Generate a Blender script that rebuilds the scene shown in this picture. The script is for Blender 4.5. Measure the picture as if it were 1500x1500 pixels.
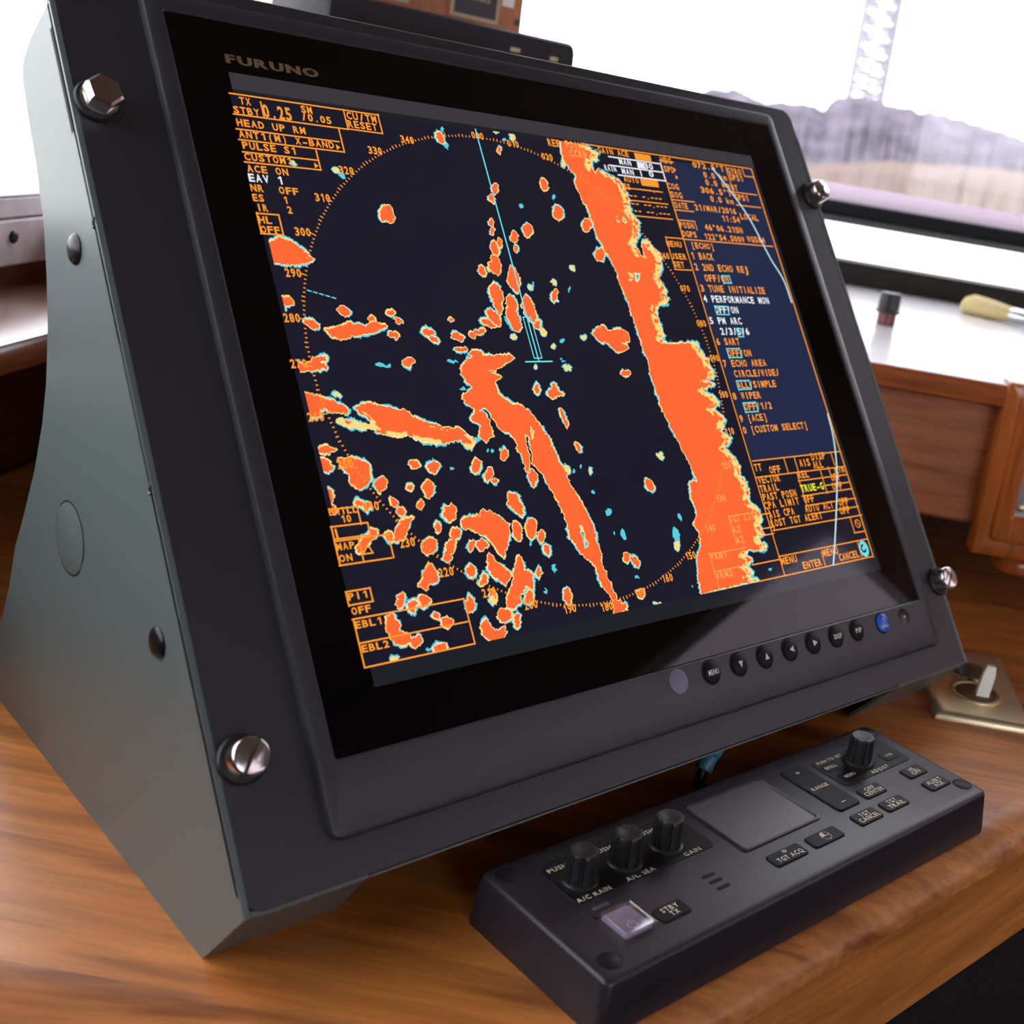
import bpy, bmesh, math, random
import numpy as np
from mathutils import Vector, Matrix
random.seed(7)
scene = bpy.context.scene
for o in list(bpy.data.objects):
    bpy.data.objects.remove(o)
COL = scene.collection

# ------------------------------------------------------------------ camera, sky, exposure
F_PX, CX, CY = 1781.73, 1026.90, 680.17
CAM = np.array([-462.6, -506.0, 354.2]) / 1000.0
RW = np.array([[0.6928853507667136, -0.702424962731889, 0.16281603859568775],
               [-0.07518285910695675, -0.29495441267188555, -0.9525489132542678],
               [0.7171174439304846, 0.6477662125925429, -0.2571799086906304]])   # world -> camera (x right, y down, z forward)
cam_data = bpy.data.cameras.new('camera')
cam = bpy.data.objects.new('camera', cam_data)
COL.objects.link(cam)
cam_data.sensor_fit = 'HORIZONTAL'
cam_data.sensor_width = 36.0
cam_data.lens = F_PX / 1500 * 36.0
cam_data.shift_x = (750 - CX) / 1500
cam_data.shift_y = (CY - 750) / 1500
cam_data.clip_start, cam_data.clip_end = 0.02, 3000
m = Matrix.Identity(4)
for i in range(3):
    m[i][0], m[i][1], m[i][2], m[i][3] = RW[0][i], -RW[1][i], -RW[2][i], CAM[i]
cam.matrix_world = m
cam_data.dof.use_dof = True
cam_data.dof.focus_distance = 0.64
cam_data.dof.aperture_fstop = 10.5
scene.camera = cam

world = bpy.data.worlds.new('overcast_sky')
scene.world = world
world.use_nodes = True
wbg = world.node_tree.nodes['Background']
wbg.inputs[0].default_value = (0.955, 0.955, 1.0, 1)
wbg.inputs[1].default_value = 4.8
scene.view_settings.view_transform = 'Standard'
scene.view_settings.look = 'None'
scene.view_settings.exposure = 0.0
scene.view_settings.gamma = 1.0
scene.view_settings.use_curve_mapping = False

# ------------------------------------------------------------------ pixel -> place helpers (a pixel gives a direction, the surface gives the distance)
def ray(x, y):
    d = RW.T @ np.array([(x - CX) / F_PX, (y - CY) / F_PX, 1.0])
    return d / np.linalg.norm(d)
def on_z(x, y, z):
    d = ray(x, y); return CAM + d * ((z - CAM[2]) / d[2])
def on_plane(x, y, p0, n):
    d = ray(x, y); return CAM + d * (((np.asarray(p0) - CAM) @ n) / (d @ n))
TH = math.radians(35.7073); PANEL_H = 0.22192
PX, PY, PZ = np.array([1, 0, 0.]), np.array([0, math.sin(TH), math.cos(TH)]), np.array([0, -math.cos(TH), math.sin(TH)])
P0 = np.array([0, 0, PANEL_H])
def PF(x, y, z=0.0):            # monitor panel millimetres -> world
    return P0 + (x * PX + y * PY + z * PZ) / 1000
def px_panel(x, y, z=4.0):      # pixel -> panel millimetres
    w = on_plane(x, y, P0 + PZ * z / 1000, PZ) - P0
    return np.array([w @ PX, w @ PY]) * 1000
AZ = math.radians(-48)
E1, E2 = np.array([math.cos(AZ), math.sin(AZ), 0]), np.array([-math.sin(AZ), math.cos(AZ), 0])
def ST(s, t, z):                # wheelhouse frame: s to starboard, t ahead
    return E1 * s + E2 * t + np.array([0, 0, z])
CU0 = np.array([-0.1558, -0.2268, 0.0])
def CU(x, y, z=0.0):            # control unit millimetres -> world
    return CU0 + np.array([x, y, z]) / 1000

# ------------------------------------------------------------------ materials
MATS = {}
def nt(name):
    mt = bpy.data.materials.new(name); mt.use_nodes = True
    t = mt.node_tree; b = t.nodes['Principled BSDF']
    MATS[name] = mt
    return mt, t, b
def mat(name, col, rough=0.5, metal=0.0, spec=0.5, coat=0.0, grain=0.0, gscale=800.0, bump=0.0, emis=None, estr=0.0):
    mt, t, b = nt(name)
    b.inputs['Base Color'].default_value = (*col, 1)
    b.inputs['Roughness'].default_value = rough
    b.inputs['Metallic'].default_value = metal
    b.inputs['Specular IOR Level'].default_value = spec
    b.inputs['Coat Weight'].default_value = coat
    b.inputs['Coat Roughness'].default_value = 0.12
    if emis is not None:
        b.inputs['Emission Color'].default_value = (*emis, 1)
        b.inputs['Emission Strength'].default_value = estr
    if grain or bump:
        tc = t.nodes.new('ShaderNodeTexCoord')
        n = t.nodes.new('ShaderNodeTexNoise'); n.inputs['Scale'].default_value = gscale; n.inputs['Detail'].default_value = 4
        t.links.new(tc.outputs['Object'], n.inputs['Vector'])
        if grain:
            r = t.nodes.new('ShaderNodeValToRGB')
            r.color_ramp.elements[0].position = 0.3; r.color_ramp.elements[1].position = 0.7
            r.color_ramp.elements[0].color = (*[c * (1 - grain) for c in col], 1)
            r.color_ramp.elements[1].color = (*[min(1, c * (1 + grain)) for c in col], 1)
            t.links.new(n.outputs['Fac'], r.inputs['Fac']); t.links.new(r.outputs['Color'], b.inputs['Base Color'])
        if bump:
            bp = t.nodes.new('ShaderNodeBump'); bp.inputs['Strength'].default_value = bump; bp.inputs['Distance'].default_value = 0.0004
            t.links.new(n.outputs['Fac'], bp.inputs['Height']); t.links.new(bp.outputs['Normal'], b.inputs['Normal'])
    return mt
def wood(name, dark, light, ang=-50.0, scale=1.0, rough=0.35, coat=0.3, vertical=False, tilt=0.0):
    mt, t, b = nt(name)
    tc = t.nodes.new('ShaderNodeTexCoord')
    m1 = t.nodes.new('ShaderNodeMapping'); m1.inputs['Rotation'].default_value = (0, math.radians(tilt), math.radians(-ang))
    m2 = t.nodes.new('ShaderNodeMapping')
    m2.inputs['Scale'].default_value = (24 * scale, 24 * scale, 2.2 * scale) if vertical else (2.2 * scale, 24 * scale, 24 * scale)
    t.links.new(tc.outputs['Object'], m1.inputs['Vector']); t.links.new(m1.outputs['Vector'], m2.inputs['Vector'])
    n1 = t.nodes.new('ShaderNodeTexNoise'); n1.inputs['Scale'].default_value = 1.6; n1.inputs['Detail'].default_value = 7; n1.inputs['Distortion'].default_value = 0.9
    n2 = t.nodes.new('ShaderNodeTexNoise'); n2.inputs['Scale'].default_value = 9.0; n2.inputs['Detail'].default_value = 5
    t.links.new(m2.outputs['Vector'], n1.inputs['Vector']); t.links.new(m2.outputs['Vector'], n2.inputs['Vector'])
    r = t.nodes.new('ShaderNodeValToRGB'); e = r.color_ramp.elements
    e[0].position = 0.28; e[0].color = (*dark, 1); e[1].position = 0.72; e[1].color = (*light, 1)
    mid = e.new(0.47); mid.color = (*[0.35 * a + 0.65 * c for a, c in zip(dark, light)], 1)
    t.links.new(n1.outputs['Fac'], r.inputs['Fac'])
    mx = t.nodes.new('ShaderNodeMix'); mx.data_type = 'RGBA'; mx.blend_type = 'MULTIPLY'; mx.inputs[0].default_value = 0.55
    r2 = t.nodes.new('ShaderNodeValToRGB'); r2.color_ramp.elements[0].position = 0.35; r2.color_ramp.elements[0].color = (0.55, 0.5, 0.45, 1); r2.color_ramp.elements[1].position = 0.6
    t.links.new(n2.outputs['Fac'], r2.inputs['Fac'])
    t.links.new(r.outputs['Color'], mx.inputs[6]); t.links.new(r2.outputs['Color'], mx.inputs[7])
    t.links.new(mx.outputs[2], b.inputs['Base Color'])
    b.inputs['Roughness'].default_value = rough; b.inputs['Coat Weight'].default_value = coat; b.inputs['Coat Roughness'].default_value = 0.2
    bp = t.nodes.new('ShaderNodeBump'); bp.inputs['Strength'].default_value = 0.12; bp.inputs['Distance'].default_value = 0.0006
    t.links.new(n2.outputs['Fac'], bp.inputs['Height']); t.links.new(bp.outputs['Normal'], b.inputs['Normal'])
    return mt
def clear(name, tint=(1, 1, 1), gloss=0.08, rough=0.02):
    mt, t, b = nt(name); t.nodes.remove(b)
    out = t.nodes['Material Output']
    tr = t.nodes.new('ShaderNodeBsdfTransparent'); tr.inputs[0].default_value = (*tint, 1)
    gl = t.nodes.new('ShaderNodeBsdfGlossy'); gl.inputs['Roughness'].default_value = rough
    mx = t.nodes.new('ShaderNodeMixShader'); mx.inputs[0].default_value = gloss
    t.links.new(tr.outputs[0], mx.inputs[1]); t.links.new(gl.outputs[0], mx.inputs[2]); t.links.new(mx.outputs[0], out.inputs[0])
    return mt
def lit(name, col, k=1.0):      # display pixels: light source behind the cover glass
    return mat(name, (0.004, 0.004, 0.005), rough=0.06, spec=0.5, emis=col, estr=k)

mat('cabinet_paint', (0.12, 0.155, 0.15), rough=0.28, bump=0.08, gscale=1500, spec=0.5)
mat('panel_paint', (0.029, 0.0305, 0.035), rough=0.42, bump=0.12, gscale=1800)
mat('bezel_paint', (0.031, 0.0325, 0.039), rough=0.4, bump=0.1, gscale=1800)
mat('cover_glass', (0.0015, 0.0015, 0.002), rough=0.03, spec=0.5)
mat('rubber_black', (0.008, 0.008, 0.009), rough=0.45)
mat('slit_black', (0.004, 0.004, 0.004), rough=0.8)
mat('steel', (0.72, 0.69, 0.66), rough=0.2, metal=1.0)
mat('plug_black', (0.01, 0.01, 0.011), rough=0.25, spec=0.35)
mat('lens_grey', (0.17, 0.17, 0.24), rough=0.3)
mat('blue_key', (0.02, 0.13, 0.7), rough=0.25, coat=0.3)
mat('legend_white', (0.75, 0.74, 0.7), rough=0.5)
mat('legend_cream', (0.85, 0.76, 0.6), rough=0.5)
mat('legend_dim', (0.035, 0.03, 0.022), rough=0.4)
mat('logo_gold', (0.36, 0.24, 0.14), rough=0.4)
mat('unit_body', (0.022, 0.0195, 0.0275), rough=0.38, bump=0.1, gscale=2200)
mat('unit_membrane', (0.0075, 0.0075, 0.009), rough=0.5, spec=0.25)
mat('unit_key', (0.0055, 0.0058, 0.007), rough=0.5, spec=0.22)
mat('knob_rubber', (0.014, 0.0155, 0.017), rough=0.42)
mat('pad_grey', (0.075, 0.07, 0.085), rough=0.33)
mat('led_blue', (0.06, 0.09, 0.13), rough=0.2)
mat('power_lavender', (0.3, 0.25, 0.4), rough=0.35)
clear('acrylic', gloss=0.16, rough=0.05)
clear('window_glass', tint=(0.96, 0.955, 0.97), gloss=0.04)
wood('desk_wood', (0.235, 0.06, 0.009), (0.74, 0.275, 0.06), ang=-50, scale=1.0, rough=0.36, coat=0.15)
wood('edge_wood', (0.25, 0.072, 0.016), (0.74, 0.29, 0.085), ang=-40, scale=1.1, rough=0.42, coat=0.1)
wood('apron_wood', (0.4, 0.13, 0.026), (0.74, 0.28, 0.065), ang=0, scale=1.1, rough=0.4, coat=0.15)
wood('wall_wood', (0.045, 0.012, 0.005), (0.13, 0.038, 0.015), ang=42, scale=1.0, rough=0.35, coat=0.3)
wood('ledge_wood', (0.08, 0.026, 0.012), (0.2, 0.075, 0.035), ang=42, scale=1.2, rough=0.22, coat=0.6)
wood('locker_wood', (0.3, 0.085, 0.028), (0.55, 0.19, 0.07), ang=-48, scale=1.1, rough=0.4, coat=0.2)
wood('trim_wood', (0.34, 0.08, 0.018), (0.62, 0.17, 0.045), ang=-48, scale=1.5, rough=0.25, coat=0.5)
wood('plaque_wood', (0.3, 0.068, 0.01), (0.6, 0.165, 0.03), ang=-48, scale=1.6, rough=0.25, coat=0.5, vertical=True)
wood('board_wood', (0.3, 0.085, 0.025), (0.45, 0.15, 0.05), ang=0, scale=1.6, rough=0.45, coat=0.1, vertical=True)
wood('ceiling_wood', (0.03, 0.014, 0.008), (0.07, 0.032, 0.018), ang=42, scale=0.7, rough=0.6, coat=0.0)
mat('white_paint', (0.86, 0.85, 0.86), rough=0.22, coat=0.3, grain=0.04, gscale=30)
mat('pinkish_paint', (0.8, 0.72, 0.76), rough=0.45, grain=0.12, gscale=60)
mat('cream_paint', (0.75, 0.62, 0.45), rough=0.5)
mat('aluminium', (0.62, 0.64, 0.66), rough=0.28, metal=1.0)
mat('frame_black', (0.006, 0.006, 0.007), rough=0.6, spec=0.15)
mat('gasket_grey', (0.05, 0.055, 0.055), rough=0.4)
mat('frame_brown', (0.017, 0.013, 0.011), rough=0.6, spec=0.2)
mat('brass', (0.78, 0.68, 0.44), rough=0.42, metal=1.0)
mat('brass_dark', (0.2, 0.15, 0.08), rough=0.45, metal=0.8)
mat('socket_brown', (0.045, 0.022, 0.014), rough=0.4)
mat('lever_ivory', (0.9, 0.87, 0.76), rough=0.35)
mat('cap_black', (0.014, 0.017, 0.016), rough=0.4)
mat('maroon', (0.16, 0.04, 0.03), rough=0.35)
mat('bristle', (0.62, 0.5, 0.24), rough=0.75, grain=0.3, gscale=900, bump=0.4)
mat('plate_grey', (0.36, 0.34, 0.34), rough=0.35, metal=0.4)
mat('ink_black', (0.02, 0.02, 0.02), rough=0.6)
mat('instrument_black', (0.01, 0.0095, 0.012), rough=0.55, spec=0.3)
mt_, t_, b_ = nt('rail_pale')                                   # frosted strip of glass lit from outside
b_.inputs['Base Color'].default_value = (0.8, 0.72, 0.8, 1); b_.inputs['Roughness'].default_value = 0.5
tl_ = t_.nodes.new('ShaderNodeBsdfTranslucent'); tl_.inputs[0].default_value = (0.78, 0.7, 0.78, 1)
mx_ = t_.nodes.new('ShaderNodeMixShader'); mx_.inputs[0].default_value = 0.5
t_.links.new(b_.outputs[0], mx_.inputs[1]); t_.links.new(tl_.outputs[0], mx_.inputs[2]); t_.links.new(mx_.outputs[0], t_.nodes['Material Output'].inputs[0])
mat('placard_black', (0.006, 0.007, 0.012), rough=0.35)
mat('placard_gold', (0.5, 0.38, 0.22), rough=0.4)
mat('cable_teal', (0.03, 0.17, 0.25), rough=0.35)
mat('cable_black', (0.008, 0.009, 0.01), rough=0.35)
mat('hill_trees_hazed', (0.145, 0.132, 0.157), rough=1.0, spec=0.0, grain=0.3, gscale=0.25)  # distance haze is mixed into this pale tree colour
mat('field_tan', (0.185, 0.146, 0.128), rough=1.0, spec=0.0, grain=0.15, gscale=0.05)
mat('quay_pale', (0.72, 0.72, 0.66), rough=1.0, spec=0.0, grain=0.08, gscale=0.2)
mat('lawn_green', (0.62, 0.8, 0.52), rough=1.0, spec=0.0, grain=0.2, gscale=0.1)
mat('mast_grey', (0.33, 0.31, 0.36), rough=0.7)
mat('floor_dark', (0.012, 0.01, 0.01), rough=0.6)
lit('lcd_back', (0.0092, 0.009, 0.0205))
lit('lcd_menu', (0.014, 0.022, 0.062))
lit('lcd_margin', (0.012, 0.0135, 0.019))
lit('lcd_top', (0.04, 0.036, 0.042))
lit('px_orange', (1.0, 0.142, 0.034))
lit('px_yellow', (1.0, 0.70, 0.22))
lit('px_cyan', (0.10, 0.62, 0.75))
lit('px_pale', (0.95, 0.93, 0.78))
lit('ink_orange', (1.0, 0.33, 0.03))
lit('ink_faint', (1.0, 0.36, 0.08))
lit('ink_white', (0.85, 0.85, 0.9))
lit('ink_cyan', (0.16, 0.72, 0.82))
lit('ink_arc', (0.55, 0.82, 0.85))
lit('ink_yellowgreen', (0.85, 0.85, 0.05))

# ------------------------------------------------------------------ mesh helpers
def make(name, verts, faces, material, parent=None, smooth=False, mids=None):
    """one mesh object; verts in world metres"""
    off = np.array(parent_origin(parent)) if parent else np.zeros(3)
    me = bpy.data.meshes.new(name)
    me.from_pydata([tuple(np.asarray(v, float) - off) for v in verts], [], [tuple(f) for f in faces])
    ms = material if isinstance(material, (list, tuple)) else [material]
    for k in ms: me.materials.append(MATS[k])
    if mids is not None: me.polygons.foreach_set('material_index', mids)
    if smooth:
        me.polygons.foreach_set('use_smooth', [True] * len(me.polygons))
        try: me.set_sharp_from_angle(angle=math.radians(38))
        except Exception: pass
    me.update()
    o = bpy.data.objects.new(name, me); COL.objects.link(o)
    if parent: o.parent = parent
    return o
def parent_origin(p):
    v = np.zeros(3)
    while p is not None:
        v = v + np.array(p.location); p = p.parent
    return v
def thing(name, label, cat, loc=(0, 0, 0), group=None):
    o = bpy.data.objects.new(name, None); COL.objects.link(o)
    o.empty_display_size = 0.02
    o.location = tuple(loc); o['label'] = label; o['category'] = cat
    if group: o['group'] = group
    return o
def tag(o, label=None, cat=None, group=None, kind=None):
    if label: o['label'] = label
    if cat: o['category'] = cat
    if group: o['group'] = group
    if kind: o['kind'] = kind
    return o
def struct(o, label=None):
    o['kind'] = 'structure'
    if label: o['label'] = label
    return o
def rr(x0, x1, y0, y1, r, n=4):      # rounded rectangle loop, ccw
    r = max(min(r, (x1 - x0) / 2 - 1e-6, (y1 - y0) / 2 - 1e-6), 1e-6)
    pts = []
    for cx, cy, a0 in ((x1 - r, y1 - r, 0), (x0 + r, y1 - r, 90), (x0 + r, y0 + r, 180), (x1 - r, y0 + r, 270)):
        for i in range(n + 1):
            a = math.radians(a0 + 90 * i / n)
            pts.append((cx + r * math.cos(a), cy + r * math.sin(a)))
    return pts
def circ(cx, cy, r, n=24, mod=None):
    return [(cx + (r if mod is None else mod(i, n, r)) * math.cos(2 * math.pi * i / n), cy + (r if mod is None else mod(i, n, r)) * math.sin(2 * math.pi * i / n)) for i in range(n)]
def loft(loops, cap0=False, cap1=True, closed=False):
    """loops: list of equal-length 3-D point loops"""
    n = len(loops[0]); V = [p for L in loops for p in L]; Fc = []
    K = len(loops)
    for k in range(K if closed else K - 1):
        a, b = k * n, ((k + 1) % K) * n
        for i in range(n):
            j = (i + 1) % n
            Fc.append((a + i, a + j, b + j, b + i))
    if cap0: Fc.append(tuple(reversed(range(n))))
    if cap1: Fc.append(tuple(range((K - 1) * n, K * n)))
    return V, Fc
def plate(name, frame, rect, r, z0, z1, material, parent, bev=0.4, smooth=True, n=4):
    """raised rounded plate in a local frame (mm)"""
    x0, x1, y0, y1 = rect
    bev = min(bev, abs(z1 - z0) * 0.9)
    L = [[frame(x, y, z0) for x, y in rr(x0, x1, y0, y1, r, n)],
         [frame(x, y, z1 - bev) for x, y in rr(x0, x1, y0, y1, r, n)],
         [frame(x, y, z1) for x, y in rr(x0 + bev, x1 - bev, y0 + bev, y1 - bev, max(r - bev, 0.05), n)]]
    V, Fc = loft(L, True, True)
    return make(name, V, Fc, material, parent, smooth)
def ring(name, frame, outer, ro, inner, ri, z0, z1, material, parent, bo=0.6, bi=0.4, zi=None, n=4):
    zi = z0 if zi is None else zi
    x0, x1, y0, y1 = outer; a0, a1, b0, b1 = inner
    L = [[frame(x, y, z0) for x, y in rr(x0, x1, y0, y1, ro, n)],
         [frame(x, y, z1 - bo) for x, y in rr(x0, x1, y0, y1, ro, n)],
         [frame(x, y, z1 - bo * .3) for x, y in rr(x0 + bo * .3, x1 - bo * .3, y0 + bo * .3, y1 - bo * .3, max(ro - bo * .3, .05), n)],
         [frame(x, y, z1) for x, y in rr(x0 + bo, x1 - bo, y0 + bo, y1 - bo, max(ro - bo, .05), n)],
         [frame(x, y, z1) for x, y in rr(a0 - bi, a1 + bi, b0 - bi, b1 + bi, ri + bi, n)],
         [frame(x, y, z1 - bi) for x, y in rr(a0, a1, b0, b1, ri, n)],
         [frame(x, y, zi) for x, y in rr(a0, a1, b0, b1, ri, n)]]
    V, Fc = loft(L, False, False)
    return make(name, V, Fc, material, parent, True)
def lathe(name, frame, cx, cy, prof, material, parent, n=28, mod=None, smooth=True):
    """prof: list of (radius, z) from bottom to top, in a local frame (mm)"""
    L = [[frame(x, y, z) for x, y in circ(cx, cy, max(r, 0.01), n, (lambda i, nn, rad, k=k: mod(i, nn, rad, k)) if mod else None)] for k, (r, z) in enumerate(prof)]
    V, Fc = loft(L, True, True)
    return make(name, V, Fc, material, parent, smooth)
def box(name, frame, x0, x1, y0, y1, z0, z1, material, parent=None, bev=0.0):
    if bev <= 0:
        V = [frame(x, y, z) for z in (z0, z1) for y in (y0, y1) for x in (x0, x1)]
        Fc = [(0, 2, 3, 1), (4, 5, 7, 6), (0, 1, 5, 4), (2, 6, 7, 3), (0, 4, 6, 2), (1, 3, 7, 5)]
        return make(name, V, Fc, material, parent)
    b = bev
    L = [[frame(x, y, z0) for x, y in rr(x0 + b, x1 - b, y0 + b, y1 - b, b * .5, 2)],
         [frame(x, y, z0 + b) for x, y in rr(x0, x1, y0, y1, b, 2)],
         [frame(x, y, z1 - b) for x, y in rr(x0, x1, y0, y1, b, 2)],
         [frame(x, y, z1) for x, y in rr(x0 + b, x1 - b, y0 + b, y1 - b, b * .5, 2)]]
    V, Fc = loft(L, True, True)
    return make(name, V, Fc, material, parent, True)
def prism(name, pts0, pts1, material, parent=None, smooth=False):
    V, Fc = loft([pts0, pts1], True, True)
    return make(name, V, Fc, material, parent, smooth)
def tube(name, path, rad, material, parent=None, n=10):
    P = [np.asarray(p, float) for p in path]; L = []
    up = np.array([0, 0, 1.])
    for i, p in enumerate(P):
        d = P[min(i + 1, len(P) - 1)] - P[max(i - 1, 0)]; d = d / np.linalg.norm(d)
        u = np.cross(d, up)
        u = u / np.linalg.norm(u) if np.linalg.norm(u) > 1e-3 else np.array([1., 0, 0])
        w = np.cross(u, d)
        L.append([p + rad * (math.cos(2 * math.pi * k / n) * u + math.sin(2 * math.pi * k / n) * w) for k in range(n)])
    V, Fc = loft(L, True, True)
    return make(name, V, Fc, material, parent, True)
def spline(pts, k=8):
    P = [np.asarray(p, float) for p in pts]; P = [2 * P[0] - P[1]] + P + [2 * P[-1] - P[-2]]; out = []
    for i in range(1, len(P) - 2):
        for j in range(k):
            t = j / k; a, b, c, d = P[i - 1:i + 3]
            out.append(0.5 * (2 * b + (c - a) * t + (2 * a - 5 * b + 4 * c - d) * t * t + (3 * b - a - 3 * c + d) * t ** 3))
    out.append(P[-2]); return out

# ------------------------------------------------------------------ lettering (built-in font turned into flat glyph meshes)
CHARS = sorted(set("ABCDEFGHIJKLMNOPQRSTUVWXYZ0123456789.,:/()[]-+°abcdefghijklmnopqrstuvwxyz"))
GLY = {}
def load_glyphs():
    tmp = []
    for bold in (0, 1):
        for ch in CHARS:
            cu = bpy.data.curves.new('glyph', 'FONT'); cu.body = ch; cu.size = 1.0; cu.resolution_u = 2
            cu.offset = 0.028 if bold else 0.012
            o = bpy.data.objects.new('glyph', cu); COL.objects.link(o); tmp.append((bold, ch, o))
    dg = bpy.context.evaluated_depsgraph_get()
    cap = None
    for bold, ch, o in tmp:
        me = o.evaluated_get(dg).to_mesh()
        V = np.array([v.co[:2] for v in me.vertices]).reshape(-1, 2); Fc = [tuple(p.vertices) for p in me.polygons]
        GLY[bold, ch] = [V, Fc]
        o.evaluated_get(dg).to_mesh_clear()
    for bold in (0, 1):
        h = GLY[bold, 'H'][0]; y0, y1 = h[:, 1].min(), h[:, 1].max()
        for ch in CHARS:
            g = GLY[bold, ch]; V = g[0].copy(); V[:, 1] -= y0; V /= (y1 - y0); g[0] = V
            g.append((V[:, 0].min(), V[:, 0].max()))
    for bold in (0, 1):
        w = .2 if bold else .16
        V = np.array([(.26, 0), (.26 + w, 0), (.26 + w, 1), (.26, 1), (.26, .8), (0.02, .64), (0.02, .80), (.26, 1)])
        GLY[bold, '1'] = [V, [(0, 1, 2, 3), (4, 7, 6, 5)], (0.02, .26 + w)]
    for bold, ch, o in tmp:
        cu = o.data; bpy.data.objects.remove(o); bpy.data.curves.remove(cu)
load_glyphs()
NARROW = {'1': .5, 'I': .24, '.': .24, ',': .24, ':': .24, '/': .62, '(': .36, ')': .36, '[': .36, ']': .36, '-': .62, '°': .45, 'i': .22, 'l': .22}
def glyphs(s, mono=False, bold=0):
    """string in cap-height units -> verts(2D), faces, width"""
    V, Fc, x = [], [], 0.0
    for ch in s:
        if ch == ' ':
            x += 1.0 if mono else 0.55; continue
        g, f, (a, b) = GLY[bold, ch]
        w = b - a
        if mono:
            k = NARROW.get(ch, 0.8) / w
            ox = x + (1.0 - w * k) / 2
        else:
            k = 1.0; ox = x
        base = len(V)
        V += [((p[0] - a) * k + ox, p[1]) for p in g]; Fc += [tuple(i + base for i in q) for q in f]
        x += 1.0 if mono else w + 0.2
    return V, Fc, (x if mono else max(x - 0.2, 0.1))
class Ink:                       # collects flat print of one colour on one surface
    def __init__(s): s.V, s.F = [], []
    def add(s, V, Fc):
        b = len(s.V); s.V += V; s.F += [tuple(i + b for i in f) for f in Fc]
    def text(s, st, x, y, width, height, mono=False, bold=0, rot=0.0):
        V, Fc, w = glyphs(st, mono, bold); kx = width / w
        c, n = math.cos(rot), math.sin(rot)
        s.add([(x + c * u * kx - n * v * height, y + n * u * kx + c * v * height) for u, v in V], Fc)
    def ctext(s, st, cx, cy, width, height, **k):
        s.text(st, cx - width / 2, cy - height / 2, width, height, **k)
    def line(s, a, b, w):
        a, b = np.asarray(a, float), np.asarray(b, float); d = b - a; d = d / (np.linalg.norm(d) + 1e-9); n = np.array([-d[1], d[0]]) * w / 2; e = d * w / 2
        s.add([tuple(a - e - n), tuple(b + e - n), tuple(b + e + n), tuple(a - e + n)], [(0, 1, 2, 3)])
    def poly(s, pts): s.add([tuple(p) for p in pts], [tuple(range(len(pts)))])
    def disc(s, cx, cy, rx, ry=None, n=20): s.poly([(cx + rx * math.cos(2 * math.pi * i / n), cy + (ry or rx) * math.sin(2 * math.pi * i / n)) for i in range(n)])
    def arc(s, cx, cy, r, a0, a1, w, n=16):
        P = [(cx + r * math.cos(math.radians(a0 + (a1 - a0) * i / n)), cy + r * math.sin(math.radians(a0 + (a1 - a0) * i / n))) for i in range(n + 1)]
        for p, q in zip(P[:-1], P[1:]): s.line(p, q, w)
    def build(s, name, frame, z, material, parent, stuff=False):
        o = make(name, [frame(u, v, z) for u, v in s.V], s.F, material, parent)
        if stuff: o['kind'] = 'stuff'
        return o

# ================================================================== THE SETTING: wheelhouse shell
STf = lambda x, y, z: ST(x, y, z)
GZ0 = -3.0
SL, TF, TW, SR, TB = -0.492, 0.3145, 0.92, 1.40, -1.70
ZC, ZF = 1.10, -0.95
struct(box('floor', STf, -0.62, SR + .1, TB - .1, TW + .1, ZF - .05, ZF, 'floor_dark'))
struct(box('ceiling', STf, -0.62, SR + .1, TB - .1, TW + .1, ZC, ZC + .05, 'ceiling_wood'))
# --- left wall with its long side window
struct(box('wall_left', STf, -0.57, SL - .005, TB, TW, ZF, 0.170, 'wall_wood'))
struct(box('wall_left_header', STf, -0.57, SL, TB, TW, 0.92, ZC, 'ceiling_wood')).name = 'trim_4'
sf = on_z(30, 498, 0.1555) @ E1                          # deep ledge: its nosing lies where the photo shows it at sill height
zt = 0.1555; zb = on_plane(30, 547, ST(sf, 0, 0), E1)[2]
prof = [(SL - .01, 0.1555), (sf - .010, zt), (sf - .003, zt - .002), (sf, zt - .007), (sf, zb + .007), (sf - .005, zb), (SL - .01, zb)]
struct(prism('trim_1', [ST(a, TB, z) for a, z in prof], [ST(a, TF - .012, z) for a, z in prof], 'ledge_wood', smooth=True))
prof = [(SL - .01, zb + .001), (SL + .07, zb + .001), (SL + .062, zb - .012), (SL + .04, zb - .022), (SL - .01, zb - .024)]
struct(prism('trim_2', [ST(a, TB, z) for a, z in prof], [ST(a, TF - .012, z) for a, z in prof], 'wall_wood', smooth=True))
w1 = struct(thing('window_1', '', ''), 'side window with white painted sill boards and aluminium track')
del w1['category']
w1.location = tuple(ST(SL, 0, 0.17))
box('backing_strip', STf, SL - .03, SL + .001, -1.15, TW - .03, 0.1555, 0.1702, 'wall_wood', w1)
box('sill_board', STf, SL - .045, SL + .002, -1.15, TW - .03, 0.1702, 0.2058, 'pinkish_paint', w1, bev=.0015)
box('stop_board', STf, SL - .045, SL, -1.15, TW - .03, 0.2070, 0.2225, 'pinkish_paint', w1, bev=.0012)
box('aluminium_track', STf, SL - .045, SL - .001, -1.15, TW - .03, 0.2225, 0.2315, 'aluminium', w1, bev=.0015)
box('pane', STf, SL - .035, SL - .031, -1.15, TW - .03, 0.2315, 0.92, 'window_glass', w1)

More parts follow.
